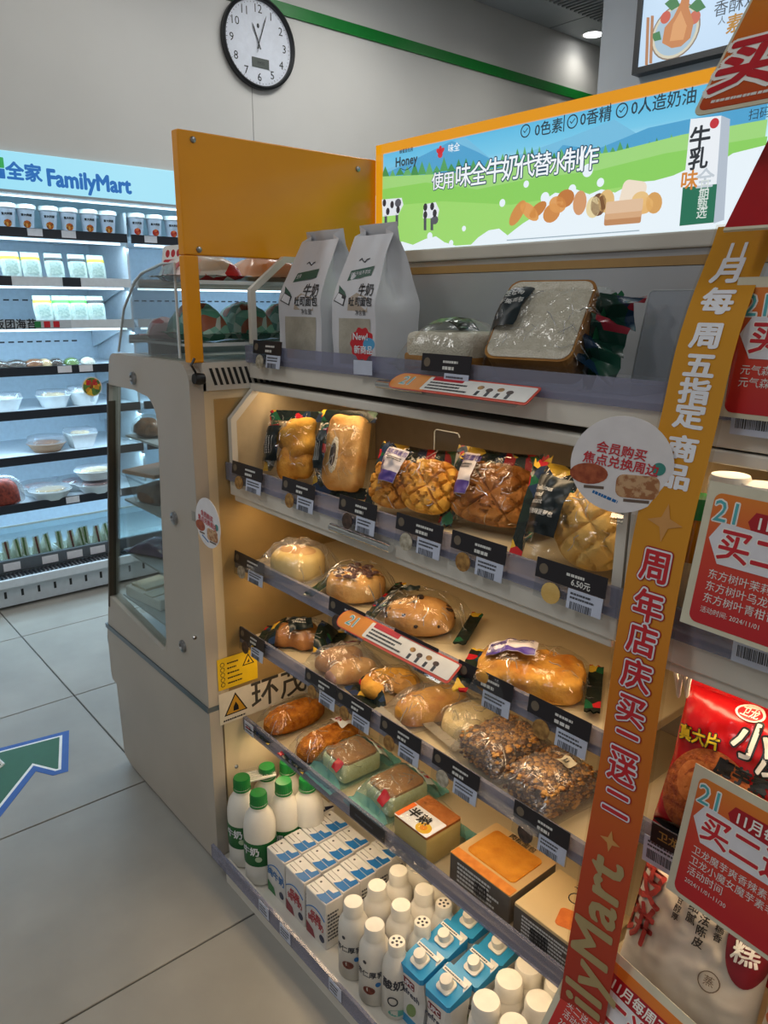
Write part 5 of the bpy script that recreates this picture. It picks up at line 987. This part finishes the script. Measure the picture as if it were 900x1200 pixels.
# straws in clear sleeve
t = thing('straw_bundle', 'bundle of wrapped clear straws lying across the milk bottle tops', 'straws', (0, 0, 0)); a, b = oz(283, 913, zt+.235), oz(322, 905, zt+.235)
d = (b-a).normalized(); n_ = d.cross(Vector((0, 0, 1)))
for k in range(7): mk('straw', tube([a+n_*(.007*(k-3)+.002*math.sin(k*9))+Vector((0, 0, .004*(k % 2))), b+n_*(.006*(k-3))+Vector((0, 0, .003*((k+1) % 2)))], .003, 6), mat('straw_clear', 'CFCFC8', .3), t, True)
mk('sleeve', sheet(lambda u, v: a.lerp(b, (u+1)/2)+n_*.027*v+Vector((0, 0, .010+.003*nz(u*3, v*3, 0))), 10, 6), WRAP2, t, True)
# cartons
CW, CD, CH = .040, .0255, .128
CARTW = mat('carton_white', 'DEDCD8', .4)
def carton(lbl, grp, kind):
    t = thing('milk_carton', lbl, 'milk carton', (0, 0, 0), grp); mk('carton', bbox(-CW, CW, -CD, CD, 0, CH, .0015, 1), CARTW, t)
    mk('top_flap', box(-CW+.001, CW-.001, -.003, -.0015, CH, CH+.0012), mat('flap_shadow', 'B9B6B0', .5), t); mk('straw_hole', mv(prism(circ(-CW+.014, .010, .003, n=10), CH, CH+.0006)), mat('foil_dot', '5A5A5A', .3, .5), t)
    F = lambda: frame((0, -CD-.0004, 0), *XZ)
    if kind == 'navy':
        mk('navy_front', box(-CW+.0005, CW-.0005, -CD-.0006, -CD-.0001, .035, .095), CARTW, t); mk('navy_side', box(CW+.0001, CW+.0006, -CD+.001, CD-.001, .0, CH-.02), NAVY, t)
        mk('navy_shoulder', prism([(CW-.03, -CD+.001), (CW-.0005, -CD+.001), (CW-.0005, CD-.001), (CW-.006, CD-.001)], CH+.0001, CH+.0007), NAVY, t); mk('ring_mark', mv(annulus(.006, .009, 0, .0006, 16), CW-.016, -.006, CH+.0007), OFFW, t)
        o = T(t, '牧场', 0, 0, .02, mat('pale_blue_ink', '7E93B4', .5), 0, .02); o.matrix_parent_inverse = Matrix(); o.matrix_local = frame((-.012, -CD-.0008, .09), *XZ)
        mk('wave_print', xf(prism(circ(0, 0, .016, .008, 14), 0, .0005), frame((-.01, -CD-.0006, .06), *XZ)), mat('pale_blue_ink', '7E93B4'), t)
    else:
        mk('blue_top_patch', prism([(.0, -CD+.002), (.018, -CD+.001), (CW-.002, -CD+.004), (CW-.002, CD-.003), (.026, CD-.001), (.022, .010), (.006, .008), (.008, -.008)], CH+.0002, CH+.0010), BLUE, t)
        mk('top_line', box(-CW+.006, -.004, -.016, -.0145, CH+.0002, CH+.0006), INK, t)
        c_ = BLUE if kind == 'blue' else mat('carton_red_ink', 'B5283A', .4)
        arcp = [(-CW+.002+.074*k/10, .062+.03*math.sin(math.pi*k/14+.35)) for k in range(11)]; mk('blue_arc', xf(tube([(x, y, .0002) for x, y in arcp], .0012, 5), frame((0, -CD-.0004, 0), *XZ)), BLUE, t)
        o = T(t, '纯牛奶' if kind == 'blue' else '低脂\n纯牛奶', 0, 0, .026 if kind == 'blue' else .021, c_, 0, .03, line=.8); o.matrix_local = frame((0, -CD-.0008, .062 if kind == 'blue' else .058), *XZ)
        mk('pasture_print', xf(prism([(-CW+.001, 0), (-.004, 0), (-.012, .02), (-CW+.001, .03)], 0, .0005), frame((0, -CD-.0006, .002), *XZ)), GREEN if kind == 'blue' else mat('berry_print', '8F2A3A', .4), t); mk('blue_badge', xf(prism(circ(.024, .022, .010, n=16), 0, .0005), frame((0, -CD-.0006, 0), *XZ)), NAVY, t)
        mk('side_print', xf(dashes(-.02, .02, .02, .10, 8, 3, 0), frame((CW+.0003, 0, 0), *YZ)), INK, t)
    return t
c1 = carton('x', 'white milk cartons in rows', 'blue'); c2 = carton('x', 'white milk cartons in rows', 'red'); c3 = carton('x', 'navy sided cartons', 'navy')
uses = {}
def place(c, M, l):
    if c.name not in uses: uses[c.name] = 1; c.matrix_world = M; c['label'] = l
    else: dup(c, M, l)
RW = ['front', 'second', 'third', 'fourth', 'rear']
for i in range(3): place(c3, TR(-1.482, .920+.0535*i, zt), f'white carton with navy corner, {("nearest", "middle", "farthest")[i]} of three beside the milk bottles')
for j, (x, n) in enumerate(((-1.385, 4), (-1.300, 4), (-1.212, 5))):
    for i in range(n):
        if j == 0 and i > 3: continue
        place(c1 if j == 0 else c2, TR(x-.004*i, .852+.0535*i, zt), f'white milk carton with blue top patch, {RW[i]} of the {("row by the navy cartons", "middle row", "row beside almond drinks")[j]}')
# almond drink bottles, small yogurt bottles, big cap bottles
def drink(name, label_cat, grp, prof, capr, capz, caph, kind):
    t = thing(name, 'x', label_cat, (0, 0, 0), grp); mk('bottle', lathe(prof, 30), DRKW, t, True); mk('cap', capg(capr, capz, caph, 30, .0006), CAPW, t, True)
    r = max(a for a, b in prof)+.0003; wp = cylw(r); K = mat('bottle_ink', '3A3C44', .5)
    if kind == 'almond':
        T(t, '杏仁厚乳', 0, .085, .017, K, .0005, .02, warp=wp); mk('almond_print', ([wp(v[0], v[1]+.045, v[2]) for v in prism(circ(0, 0, .014, .010, 14), .0003, .0006)[0]], prism(circ(0, 0, .014, .010, 14), .0003, .0006)[1]), mat('almond_red', '8A4A3A', .5, c2='5A2A22', scale=120), t)
        T(t, '●', -.01, .115, .012, K, .0005, warp=wp); mk('dot_print', ([wp(v[0]+.02, v[1]+.062, v[2]) for v in prism(circ(0, 0, .006, n=12), .0003, .0006)[0]], prism(circ(0, 0, .006, n=12), .0003, .0006)[1]), BLUE, t)
    elif kind == 'yogurt':
        T(t, '酸奶', 0, .09, .026, K, .0005, .03, warp=wp); mk('face_print', ([wp(v[0], v[1]+.05, v[2]) for v in annulus(.009, .012, .0003, .0007, 18)[0]], annulus(.009, .012, .0003, .0007, 18)[1]), K, t)
        mk('green_print', ([wp(v[0]+.01, v[1]+.02, v[2]) for v in prism(circ(0, 0, .02, .008, 14), .0003, .0006)[0]], prism(circ(0, 0, .02, .008, 14), .0003, .0006)[1]), mat('teal_print', '5FA89A', .4), t)
        for k in range(5): a = 2*math.pi*k/5; mk('cap_dot', mv(prism(circ(0, 0, .0032, n=8), 0, .0004), .0095*math.cos(a), .0095*math.sin(a), capz+caph), K, t)
        mk('cap_dot', mv(prism(circ(0, 0, .003, n=8), 0, .0004), 0, 0, capz+caph), K, t)
    else:
        mk('label_patch', ([wp(v[0], v[1]+.11, v[2]) for v in prism(rrect(-.011, .011, -.012, .012, .002), .0003, .0006)[0]], prism(rrect(-.011, .011, -.012, .012, .002), .0003, .0006)[1]), NAVY, t); T(t, '简\n醇', 0, .11, .009, LABELW, .001, .02, warp=wp, line=.9)
    return t
al = drink('almond_drink_bottle', 'drink bottle', 'white almond drink bottles', [(.030, 0), (.034, .005), (.034, .12), (.033, .135), (.026, .15), (.0215, .156), (.0205, .17)], .0225, .157, .030, 'almond')
yo = drink('yogurt_bottle', 'yogurt bottle', 'yogurt bottles with dotted caps', [(.028, 0), (.031, .005), (.031, .11), (.028, .13), (.019, .148), (.017, .152), (.017, .16)], .0185, .150, .026, 'yogurt')
bg = drink('wide_cap_bottle', 'drink bottle', 'white wide capped bottles', [(.030, 0), (.033, .005), (.033, .135), (.031, .15), (.024, .160), (.022, .164), (.022, .172)], .0275, .160, .034, 'big')
def dr(q, h): c = oz(*q, zt+h); return Vector((c.x, c.y, zt))
for i, q in enumerate(((414, 1056), (439, 1083), (442, 1037), (470, 1060), (467, 1020), (497, 1042), (490, 1003), (520, 1024))):
    place(al, TR(dr(q, .187)) @ RZ(30), f'white round capped almond drink bottle, {("left", "right")[i % 2]} column, {("front", "second", "third", "rear")[i//2]} of its column')
for i, q in enumerate(((465, 1103), (495, 1080), (520, 1058))): place(yo, TR(dr(q, .176)) @ RZ(35), f'small yogurt bottle with dotted cap, {("front", "middle", "rear")[i]} of three')
for i, q in enumerate(((570, 1172), (597, 1147), (620, 1130), (602, 1200), (632, 1172), (655, 1152))): place(bg, TR(dr(q, .194)) @ RZ(30), f'white wide capped bottle near the banner, {("left", "right")[i//3]} column, {("front", "middle", "rear")[i % 3]}')
def prisma():
    t = thing('blue_top_carton', 'x', 'milk carton', (0, 0, 0), 'blue topped milk cartons'); b = .034; hb_, hf = .175, .150
    oct_ = lambda s, c: [(-s+c, -s), (s-c, -s), (s, -s+c), (s, s-c), (s-c, s), (-s+c, s), (-s, s-c), (-s, -s+c)]
    lo, mi = oct_(b, .004), oct_(b, .014); n = 8
    v = [(x, y, 0) for x, y in lo]+[(x, y, .075) for x, y in mi]+[(x, y, .142 if y < 0 else .158) for x, y in lo]
    f = [tuple(range(7, -1, -1))]+[(i, (i+1) % n, n+(i+1) % n, n+i) for i in range(n)]+[(n+i, n+(i+1) % n, 2*n+(i+1) % n, 2*n+i) for i in range(n)]+[tuple(range(16, 24))]
    mk('carton', (v, f), CARTW, t); BT = mat('carton_sky_blue', '2E9AD0', .35)
    up_ = [(-b+.004, -b-.0006), (b-.004, -b-.0006), (b+.0006, -b+.004), (b+.0006, b-.004), (b-.004, b+.0006), (-b+.004, b+.0006), (-b-.0006, b-.004), (-b-.0006, -b+.004)]
    zz = lambda y: .142+(y+b)/(2*b)*.016
    v = [(x, y, .122+.008*(x > 0)) for x, y in up_]+[(x, y, zz(y)+.0006) for x, y in up_]; mk('blue_top', (v, [(i, (i+1) % 8, 8+(i+1) % 8, 8+i) for i in range(8)]+[tuple(range(8, 16))]), BT, t)
    T_ = frame((0, -.004, .151), (1, 0, 0), (0, 1, .235)); mk('cap_base', xf(prism(rrect(-.017, .017, -.019, .015, .008), 0, .004), T_), CAPW, t); mk('cap', xf(capg(.0135, .004, .017, 20, .0006), T_), CAPW, t, True)
    mk('fold_strip', xf(box(-b+.003, b-.003, .018, .026, -.0002, .0025), T_), OFFW, t); mk('fold_print', xf(dashes(-b+.006, b-.006, .019, .025, 1, 3, .0026), T_), INK, t)
    lg = mk('red_badge', xf(prism(rrect(-.018, .018, -.009, .009, .002), 0, .0006), frame((-.004, -b-.0004, .108), (1, 0, 0), (0, 0, 1))), mat('badge_red', '7E1C28', .4), t)
    o = T(t, 'UPC', 0, 0, .017, LABELW, 0, .04); o.matrix_local = frame((-.004, -b-.0014, .1075), (1, 0, 0), (0, 0, 1)); o = T(t, 'refresh', 0, 0, .021, NAVY, 0, .02); o.matrix_local = frame((0, -b-.0006, .084), (1, 0, 0), (0, 0, 1))
    mk('leaf_print', xf(prism(circ(0, 0, .012, .02, 14), 0, .0005), frame((.006, -b-.0004, .045), (1, 0, 0), (0, 0, 1)) @ RZ(-30)), mat('leaf_green', '7F9A5A', .4), t); mk('blue_foot', box(-b-.0004, b+.0004, -b-.0004, b+.0004, .0004, .022), BT, t)
    return t
up = prisma()
for i, q in enumerate(((495, 1120), (523, 1096), (552, 1074), (526, 1150), (558, 1128), (586, 1104), (610, 1084))):
    l = f'blue topped white milk carton with screw cap, {("left", "right")[i > 2]} column, {("front", "middle", "rear")[i if i < 3 else min(i-3, 2)]}' if i < 6 else 'blue topped carton at the back, tucked under the fifth shelf'
    place(up, TR(dr(q, .158)) @ RZ(0), l)
# ================================================================ RIGHT-HAND SHELF: PROMO CARDS, JARS AND BAGS
ORG = gradient('promo_orange_red', ['B81F26', 'C8412A', 'D9822A'], 1, rough=.35, lo=-.16, hi=.0)
def promo_card(label, c00, xd, yd, w_, h_, texts, big='买二送二', blank=None):
    """cream card, orange to red field, 21 badge, white hexagon with red characters"""
    t = thing('promo_card', label, 'promo card', frame(c00, xd, yd), 'orange promo cards on the snack shelves'); mk('card', prism([(0, 0), (w_, 0), (w_, -h_), (0, -h_)], 0, .0015), CARD, t)
    mk('colour_field', prism(rrect(.010, w_-.008, -h_+.006, -.012, .010), .0015, .0020), ORG, t)
    TO(t, '21', .030, -.034, .036, mat('talker_teal', '4FA8B0'), OFFW, .0022, 0, .05)
    mk('red_ribbon', prism([(.055, -.038), (.062, -.026), (w_-.01, -.026), (w_-.01, -.05), (.062, -.05)], .0020, .0026), DRED, t); T(t, '11月每周五', .064, -.038, .0185, OFFW, .003, .02, al='LEFT')
    hx = [(.014, -.066), (.026, -.045), (w_-.012, -.052), (w_-.012, -.094), (.03, -.094)]; mk('white_hexagon', prism(hx, .0020, .0028), mat('hexagon_white', 'D9D8DE', .4), t)
    TO(t, big, .026, -.072, .040, mat('promo_red', 'C01F2A', .4), OFFW, .0030, .02, .06, al='LEFT')
    for k, s in enumerate(texts): T(t, s, .022, -.108-.0145*k, .0125 if k < 3 else .008, LTXT, .0026, .0, al='LEFT')
    return t
sx_ = (1, 0, 0); sy_ = (0, .18, 1)
a = oy(833, 563, .862); promo_card('promo card listing three tea drinks before the oil jars', a, (1, -.04, 0), sy_, .17, .175, ['东方树叶茉莉花', '东方树叶乌龙茶', '东方树叶青柑普', '活动时间: 2024/11/01'])
a = oy(816, 894, .862); promo_card('promo card in front of the red snack bag', a, (1, -.10, 0), sy_, .17, .18, ['卫龙魔芋爽香辣素毛肚', '卫龙小魔女魔芋素毛肚', '活动时间', '2024/11/01-11/30'])
a = oy(690, 1085, .83); promo_card('promo card leaning over the white gift bag at the bottom', a, (1, -.10, -.06), (0, .55, 1), .22, .17, ['买二送二', '活动时间', '2024/11/01'])
a = oy(866, 325, .935); t4 = promo_card('promo card beside the banner on the top snack shelf', a, (1, 0, 0), (0, .1, 1), .16, .165, ['元气森林自在水', '元气森林自在水'], '买二送二')
for (px, py, yf, l) in ((864, 735, .874, 'white price ticket under the tea promo card'), (758, 975, .874, 'blue white price ticket under the red snack bag'), (862, 468, .935, 'white price ticket under the top snack promo card')):
    q = oy(px, py, yf); t = thing('price_ticket', l, 'price tag', frame((q.x, yf-.0045 if yf < .9 else yf-.004, q.z), *XZ), 'tickets on the snack shelf rails'); mk('ticket', box(0, .075, -.042, 0, 0, .001), mat('ticket_blue_white', 'C4CCE0'), t); mk('ticket_print', dashes(.006, .068, -.016, -.004, 2, int(px), .0011), INK, t); mk('barcode', bars(.006, .05, -.034, -.019, int(py), .0011), INK, t)
q = oy(775, 965, .874); t = thing('gold_brand_strip', 'dark strip with gold characters under the red snack bag', 'price tag', frame((q.x, .868, q.z), *XZ)); mk('strip', box(-.01, .09, -.03, .0, 0, .001), BLACK, t); T(t, '卫龙中国辣', .04, -.015, .016, mat('gold_ink', 'A08040', .4), .0012, .02)
# jars and oil bottles
OIL = mat('golden_oil', 'B57A12', .12, c2='A86E0E', scale=8, coat=.5)
def jar(x, y, z, r, h, lidr, label, lm, cap):
    t = thing('oil_jar', label, 'jar', (x, y, z), 'jars behind the tea promo card'); mk('jar_body', lathe([(r*.9, 0), (r, .006), (r, h*.7), (r*.7, h*.9), (r*.65, h)], 24), OIL, t, True); mk('lid', capg(lidr, h, .028, 26, .0006), cap, t, True)
    mk('label', lathe([(r+.0005, h*.15), (r+.001, h*.16), (r+.001, h*.6), (r+.0005, h*.61)], 24), lm, t, True); return t
jl = mat('jar_label_cream', 'C9BFA0', .5); jg = mat('jar_label_green', '2F4A34', .5)
for px, py, r, h, l, lm, cap in ((858, 545, .030, .185, 'tall golden oil jar with white lid beside the banner', jg, CAPW), (897, 545, .030, .18, 'golden oil jar with white lid right of the promo card', jl, CAPW), (826, 560, .027, .15, 'short golden oil bottle half behind the orange banner', jl, CAPG)):
    c = oy(px, py, .95); jar(c.x, .95, 1.0785, r, h, r*.86, l, lm, cap)
# red snack bag
def upright_bag(name, label, cat, pos, yaw, tilt, w_, h_, d_, m_, seed=1, seal=None):
    t = thing(name, label, cat, TR(pos) @ RZ(yaw) @ RX(90-tilt))
    fn, bL = pouch_fn(h_, w_, d_, .02, .0035, seed, 3.2)
    f2 = lambda u, v, s=1: (lambda p: Vector((-p.y, h_/2+p.x, p.z)))(fn(u, -v, s))
    mk('bag', pouch_geo(f2, -bL, bL, 48, 40), m_, t, True); mk('seal', pouch_geo(f2, bL, 1, 3, 16), seal or m_, t, True); mk('seal', pouch_geo(f2, -1, -bL, 3, 16), seal or m_, t, True)
    wp = lambda x, y, z: f2(max(-1, min(1, 2*(y-h_/2)/h_)), max(-1, min(1, 2*x/w_)))+Vector((0, 0, z+.0015)); return t, wp
def wpoly(t, nm, wp, cx, cy, rx, ry, m_, z=.0012, n=6, ro=0):
    Rm = Matrix.Rotation(math.radians(ro), 2)
    def f(u, v):
        a, b = u*math.sqrt(1-v*v/2), v*math.sqrt(1-u*u/2); q = Rm @ Vector((a*rx, b*ry)); return wp(cx+q.x, cy+q.y, z)
    mk(nm, sheet(f, n, n), m_, t, True)
RBAG = mat('red_bag_film', 'B9141C', .22, c2='A80E16', scale=8, bump=.25, bscale=12)
p = oy(850, 965, .93); t, wp = upright_bag('red_snack_bag', 'glossy red snack bag with crumbed slice picture and brush lettering', 'snack bag', Vector((p.x+.005, .925, .7608)), 4, 20, .20, .24, .05, RBAG, 3)
wpoly(t, 'slice_picture', wp, -.03, .085, .062, .068, mat('crumb_slice', 'C26A2A', .5, c2='8F3E18', scale=110, bump=.5, bscale=150), .001, 10, -30); wpoly(t, 'slice_highlight', wp, -.045, .10, .03, .03, mat('crumb_light', 'D98A48', .5, c2='C26A2A', scale=110), .0016, 6, -30)
wpoly(t, 'logo_oval', wp, -.005, .212, .019, .010, OFFW, .0012, 6); wpoly(t, 'logo_oval_red', wp, -.005, .212, .016, .008, RED, .0018, 6); T(t, '卫龙', -.005, .212, .012, OFFW, .0026, .02, warp=wp)
for ch, x, y, s in (('小', .012, .176, .052), ('魔', .052, .165, .055), ('女', .088, .155, .05)): T(t, ch, x, y, s, BLACK, .0016, .07, warp=wp); T(t, ch, x, y, s, OFFW, .0026, .02, warp=wp)
T(t, '魔芋素毛肚', .035, .128, .024, BLACK, .0022, .05, warp=wp, rot=-6); T(t, '真大片', -.058, .157, .022, BLACK, .0016, .09, warp=wp, rot=6); T(t, '真大片', -.058, .157, .022, mat('bright_yellow', 'E6C81E', .4), .0024, .03, warp=wp, rot=6)
wpoly(t, 'dark_foot', wp, .0, .018, .095, .014, DARKF, .0012, 8); T(t, '香辣', .03, .02, .022, OFFW, .0022, .04, warp=wp)
# bag handles hanging from the shelf above
for k, (px, l) in enumerate(((793, 'thin white looped strap hanging beside the red snack bag'), (803, 'second thin white looped strap nearest the red snack bag'))):
    a = oy(px-8, 762, .93); b = oy(px+2, 816, .93); c = oy(px+14, 765, .93)
    P = []
    for s in range(13): u = s/12; P.append(a*(1-u)**2*1+b*2.0*u*(1-u)*1+c*u*u if False else a.lerp(b, math.sin(u*math.pi)) .lerp(c.lerp(b, math.sin(u*math.pi)), u))
    tag(mk('strap', join(*[tube(P, .003, 6)]), mat('strap_white', 'D8D0C4', .6), None, True), l, 'strap', 'white straps beside the red bag')
# white gift bag
WB = mat('white_gift_paper', 'C9BFB0', .55, c2='C0B5A5', scale=8, bump=.25, bscale=14)
p = oy(800, 1120, .90); t, wp = upright_bag('white_pastry_bag', 'cream pastry bag with red and black brush characters and maroon tag', 'snack bag', Vector((p.x, .915, .4708)), 2, 22, .205, .27, .07, WB, 6)
RC = mat('brush_red', '9A2A22', .5)
T(t, '陈\n皮\n饼', -.078, .175, .062, RC, .0016, .03, warp=wp, line=.95); 
for s, x, y, z in (('醇\n香\n细\n腻', .0, .195, .0155), ('味\n甘\n醇\n厚', -.022, .178, .011), ('古\n法\n陈\n皮', .018, .170, .0155), ('高\n山\n糯\n香', .04, .185, .0125)): T(t, s, x, y, z, mat('brush_black', '2E2824', .5), .0016, .02, warp=wp, line=1.05)
wpoly(t, 'maroon_tag', wp, .078, .17, .026, .055, mat('maroon_print', '6E1220', .4), .0014, 8, 8); T(t, '火\n糕', .078, .175, .034, OFFW, .0026, .02, warp=wp, line=.9)
wpoly(t, 'red_seal', wp, -.018, .218, .007, .008, mat('seal_red', 'A86A60', .5), .0016, 4); mk('round_stamp', ([wp(v[0]+.045, v[1]+.105, .0016) for v in annulus(.013, .0145, 0, .0003, 20)[0]], annulus(.013, .0145, 0, .0003, 20)[1]), mat('brush_brown', '6A5848', .5), t); T(t, '蒸', .045, .105, .015, mat('brush_brown', '6A5848'), .002, warp=wp)
p = oy(890, 1130, .90); t, wp = upright_bag('orange_letter_bag', 'cream snack bag with thick orange characters at the right edge', 'snack bag', Vector((p.x+.078, .915, .4708)), 0, 22, .15, .20, .06, WB, 9); T(t, '酥\n饼', -.038, .12, .06, mat('brush_orange', 'C8602A', .5), .0018, .04, warp=wp, line=.95)
t, wp = upright_bag('red_orange_packet', 'small red and orange packet behind the pastry bag', 'snack bag', Vector((oy(868, 1045, 1.05).x+.04, 1.08, .4708)), 0, 10, .12, .27, .04, printed('red_orange_print', ['B5222A', 'D9722A', '8F1620', 'E0C8B0'], 16), 12)
# ================================================================ BANNER AND TOPPERS
PTH = [(.990, 1.605), (.977, 1.588), (.911, 1.48), (.887, 1.335), (.86, 1.244), (.833, 1.06), (.823, .914), (.804, .757), (.776, .467), (.758, .25), (.75, .09)]
def bz(z):
    for (y0, z0), (y1, z1) in zip(PTH, PTH[1:]):
        if z0 >= z >= z1: k = (z0-z)/(z0-z1); return y0+(y1-y0)*k
    return PTH[-1][0] if z < .1 else PTH[0][0]
def bzs(z): return sum(bz(z+d) for d in (-.05, -.025, 0, .025, .05))/5-.006
bn = thing('promo_banner', 'long orange to red hanging banner with white and red characters', 'banner', (0, 0, 0)); BX0, BX1 = -.502, -.428
BG = gradient('banner_print', ['8F1E1C', 'A32A1E', 'B8441E', 'C8741A', 'CB8A1C', 'CB8E20'], 2, rough=.22, lo=.3, hi=1.45)
g = sheet(lambda u, v: Vector((BX0+(BX1-BX0)*u+.002*math.sin(v*9), bzs(v), v)), 4, 60, 0, 1, .075, 1.595); mk('banner_face', g, BG, bn, True)
mk('banner_backing', sheet(lambda u, v: Vector((BX0-.004+(BX1-BX0+.008)*u+.002*math.sin(v*9), bzs(v)+.0015, v)), 2, 60, 0, 1, .07, 1.598), film('banner_sleeve', 'F4EEE4', .08, 1, .04, .2, 12), bn, True)
bw_ = lambda x, y, z: Vector((BX0+(BX1-BX0)/2+x, bzs(y)-z, y)); BMX = (BX0+BX1)/2
for ch, zz in zip('11月每周五指定商品', ()): pass
T(bn, '11', 0, ox(858, 294, BMX).z, .026, LABELW, .001, .02, warp=bw_, sx=1.3)
for ch, q in zip('月每周五指定商品', ((846, 318), (840, 355), (832, 395), (823, 430), (818, 460), (806, 490), (798, 528), (793, 560))):
    z = ox(*q, BMX).z; T(bn, ch, 0, z, .037, LABELW, .001, .038, warp=lambda x, y, zz, z=z: bw_(x*1.12, z+(y-z)*.86, zz))
for ch, q in zip('周年店庆买二送二', ((771, 665), (764, 711), (753, 752), (747, 793), (742, 833), (734, 873), (727, 905), (720, 945))):
    z = ox(*q, BMX).z; T(bn, ch, 0, z, .043, DRED, .0008, .11, warp=bw_, name='lettering_rim'); T(bn, ch, 0, z, .043, LABELW, .0014, .075, warp=bw_, name='lettering_outline'); T(bn, ch, 0, z, .043, mat('promo_red', 'C01F2A'), .0020, .025, warp=bw_)
st_ = lambda r, q: [(r*(1 if k % 2 == 0 else q)*math.sin(math.pi*k/4), r*(1 if k % 2 == 0 else q)*math.cos(math.pi*k/4)) for k in range(8)]
for q, r in (((781, 612), .024), ((716, 985), .016)):
    z = ox(*q, BMX).z; P = st_(r, .35); mk('star', ([bw_(x, z+y, .001) for x, y in P]+[bw_(0, z, .001)], [(8, k, (k+1) % 8) for k in range(8)]), mat('star_pale', 'C89050', .5), bn)
zF = .46
wv_ = lambda x, y, z: bw_(-y, x, z)
z1, z0_ = ox(722, 985, BMX).z, ox(672, 1200, BMX).z
T(bn, 'FamilyMart', z1-.02, .0, .084, mat('banner_olive', 'A89468', .5), .001, .025, al='RIGHT', sp=1.04, warp=lambda x, y, z: bw_(-y, x, z))
# topper cards above the banner
A1, A2 = ox(814, 133, -.5), ox(880, 2, -.5); up_d = (A2-A1).normalized()
t = thing('topper_card', 'orange tilted topper card with large red character at top right', 'promo card', frame(A1, (1, 0, 0), up_d))
mk('card', prism(rrect(-.002, .26, -.004, .24, .012), -.0015, 0), CARD, t); mk('colour_field', prism(rrect(.002, .256, .002, .236, .010), 0, .0008), gradient('topper_print', ['B8431C', 'CE6A1C', 'D0801E'], 1, rough=.3, lo=0, hi=.2), t)
TO(t, '买二', .085, .058, .085, mat('promo_red', 'C01F2A'), OFFW, .0015, .03, .09); mk('red_ribbon', prism([(.045, .115), (.055, .095), (.2, .095), (.2, .14), (.055, .14)], .0008, .0016), DRED, t); T(t, '11月', .068, .117, .034, OFFW, .002, .03, al='LEFT')
mk('small_print', dashes(.015, .2, .008, .016, 1, 3, .001), LTXT, t)
B1, B2 = ox(849, 267, -.45), ox(898, 168, -.45); t = thing('red_topper_panel', 'plain dark red slanted panel between topper card and banner', 'panel', frame(B1, (1, 0, 0), (B2-B1).normalized())); mk('panel', prism([(0, 0), (.2, 0), (.2, .17), (0, .15)], -.003, 0), mat('topper_red', 'A80F1C', .35), t); mk('pale_edge', box(0, .2, -.004, .0, -.003, .0004), CARD, t)
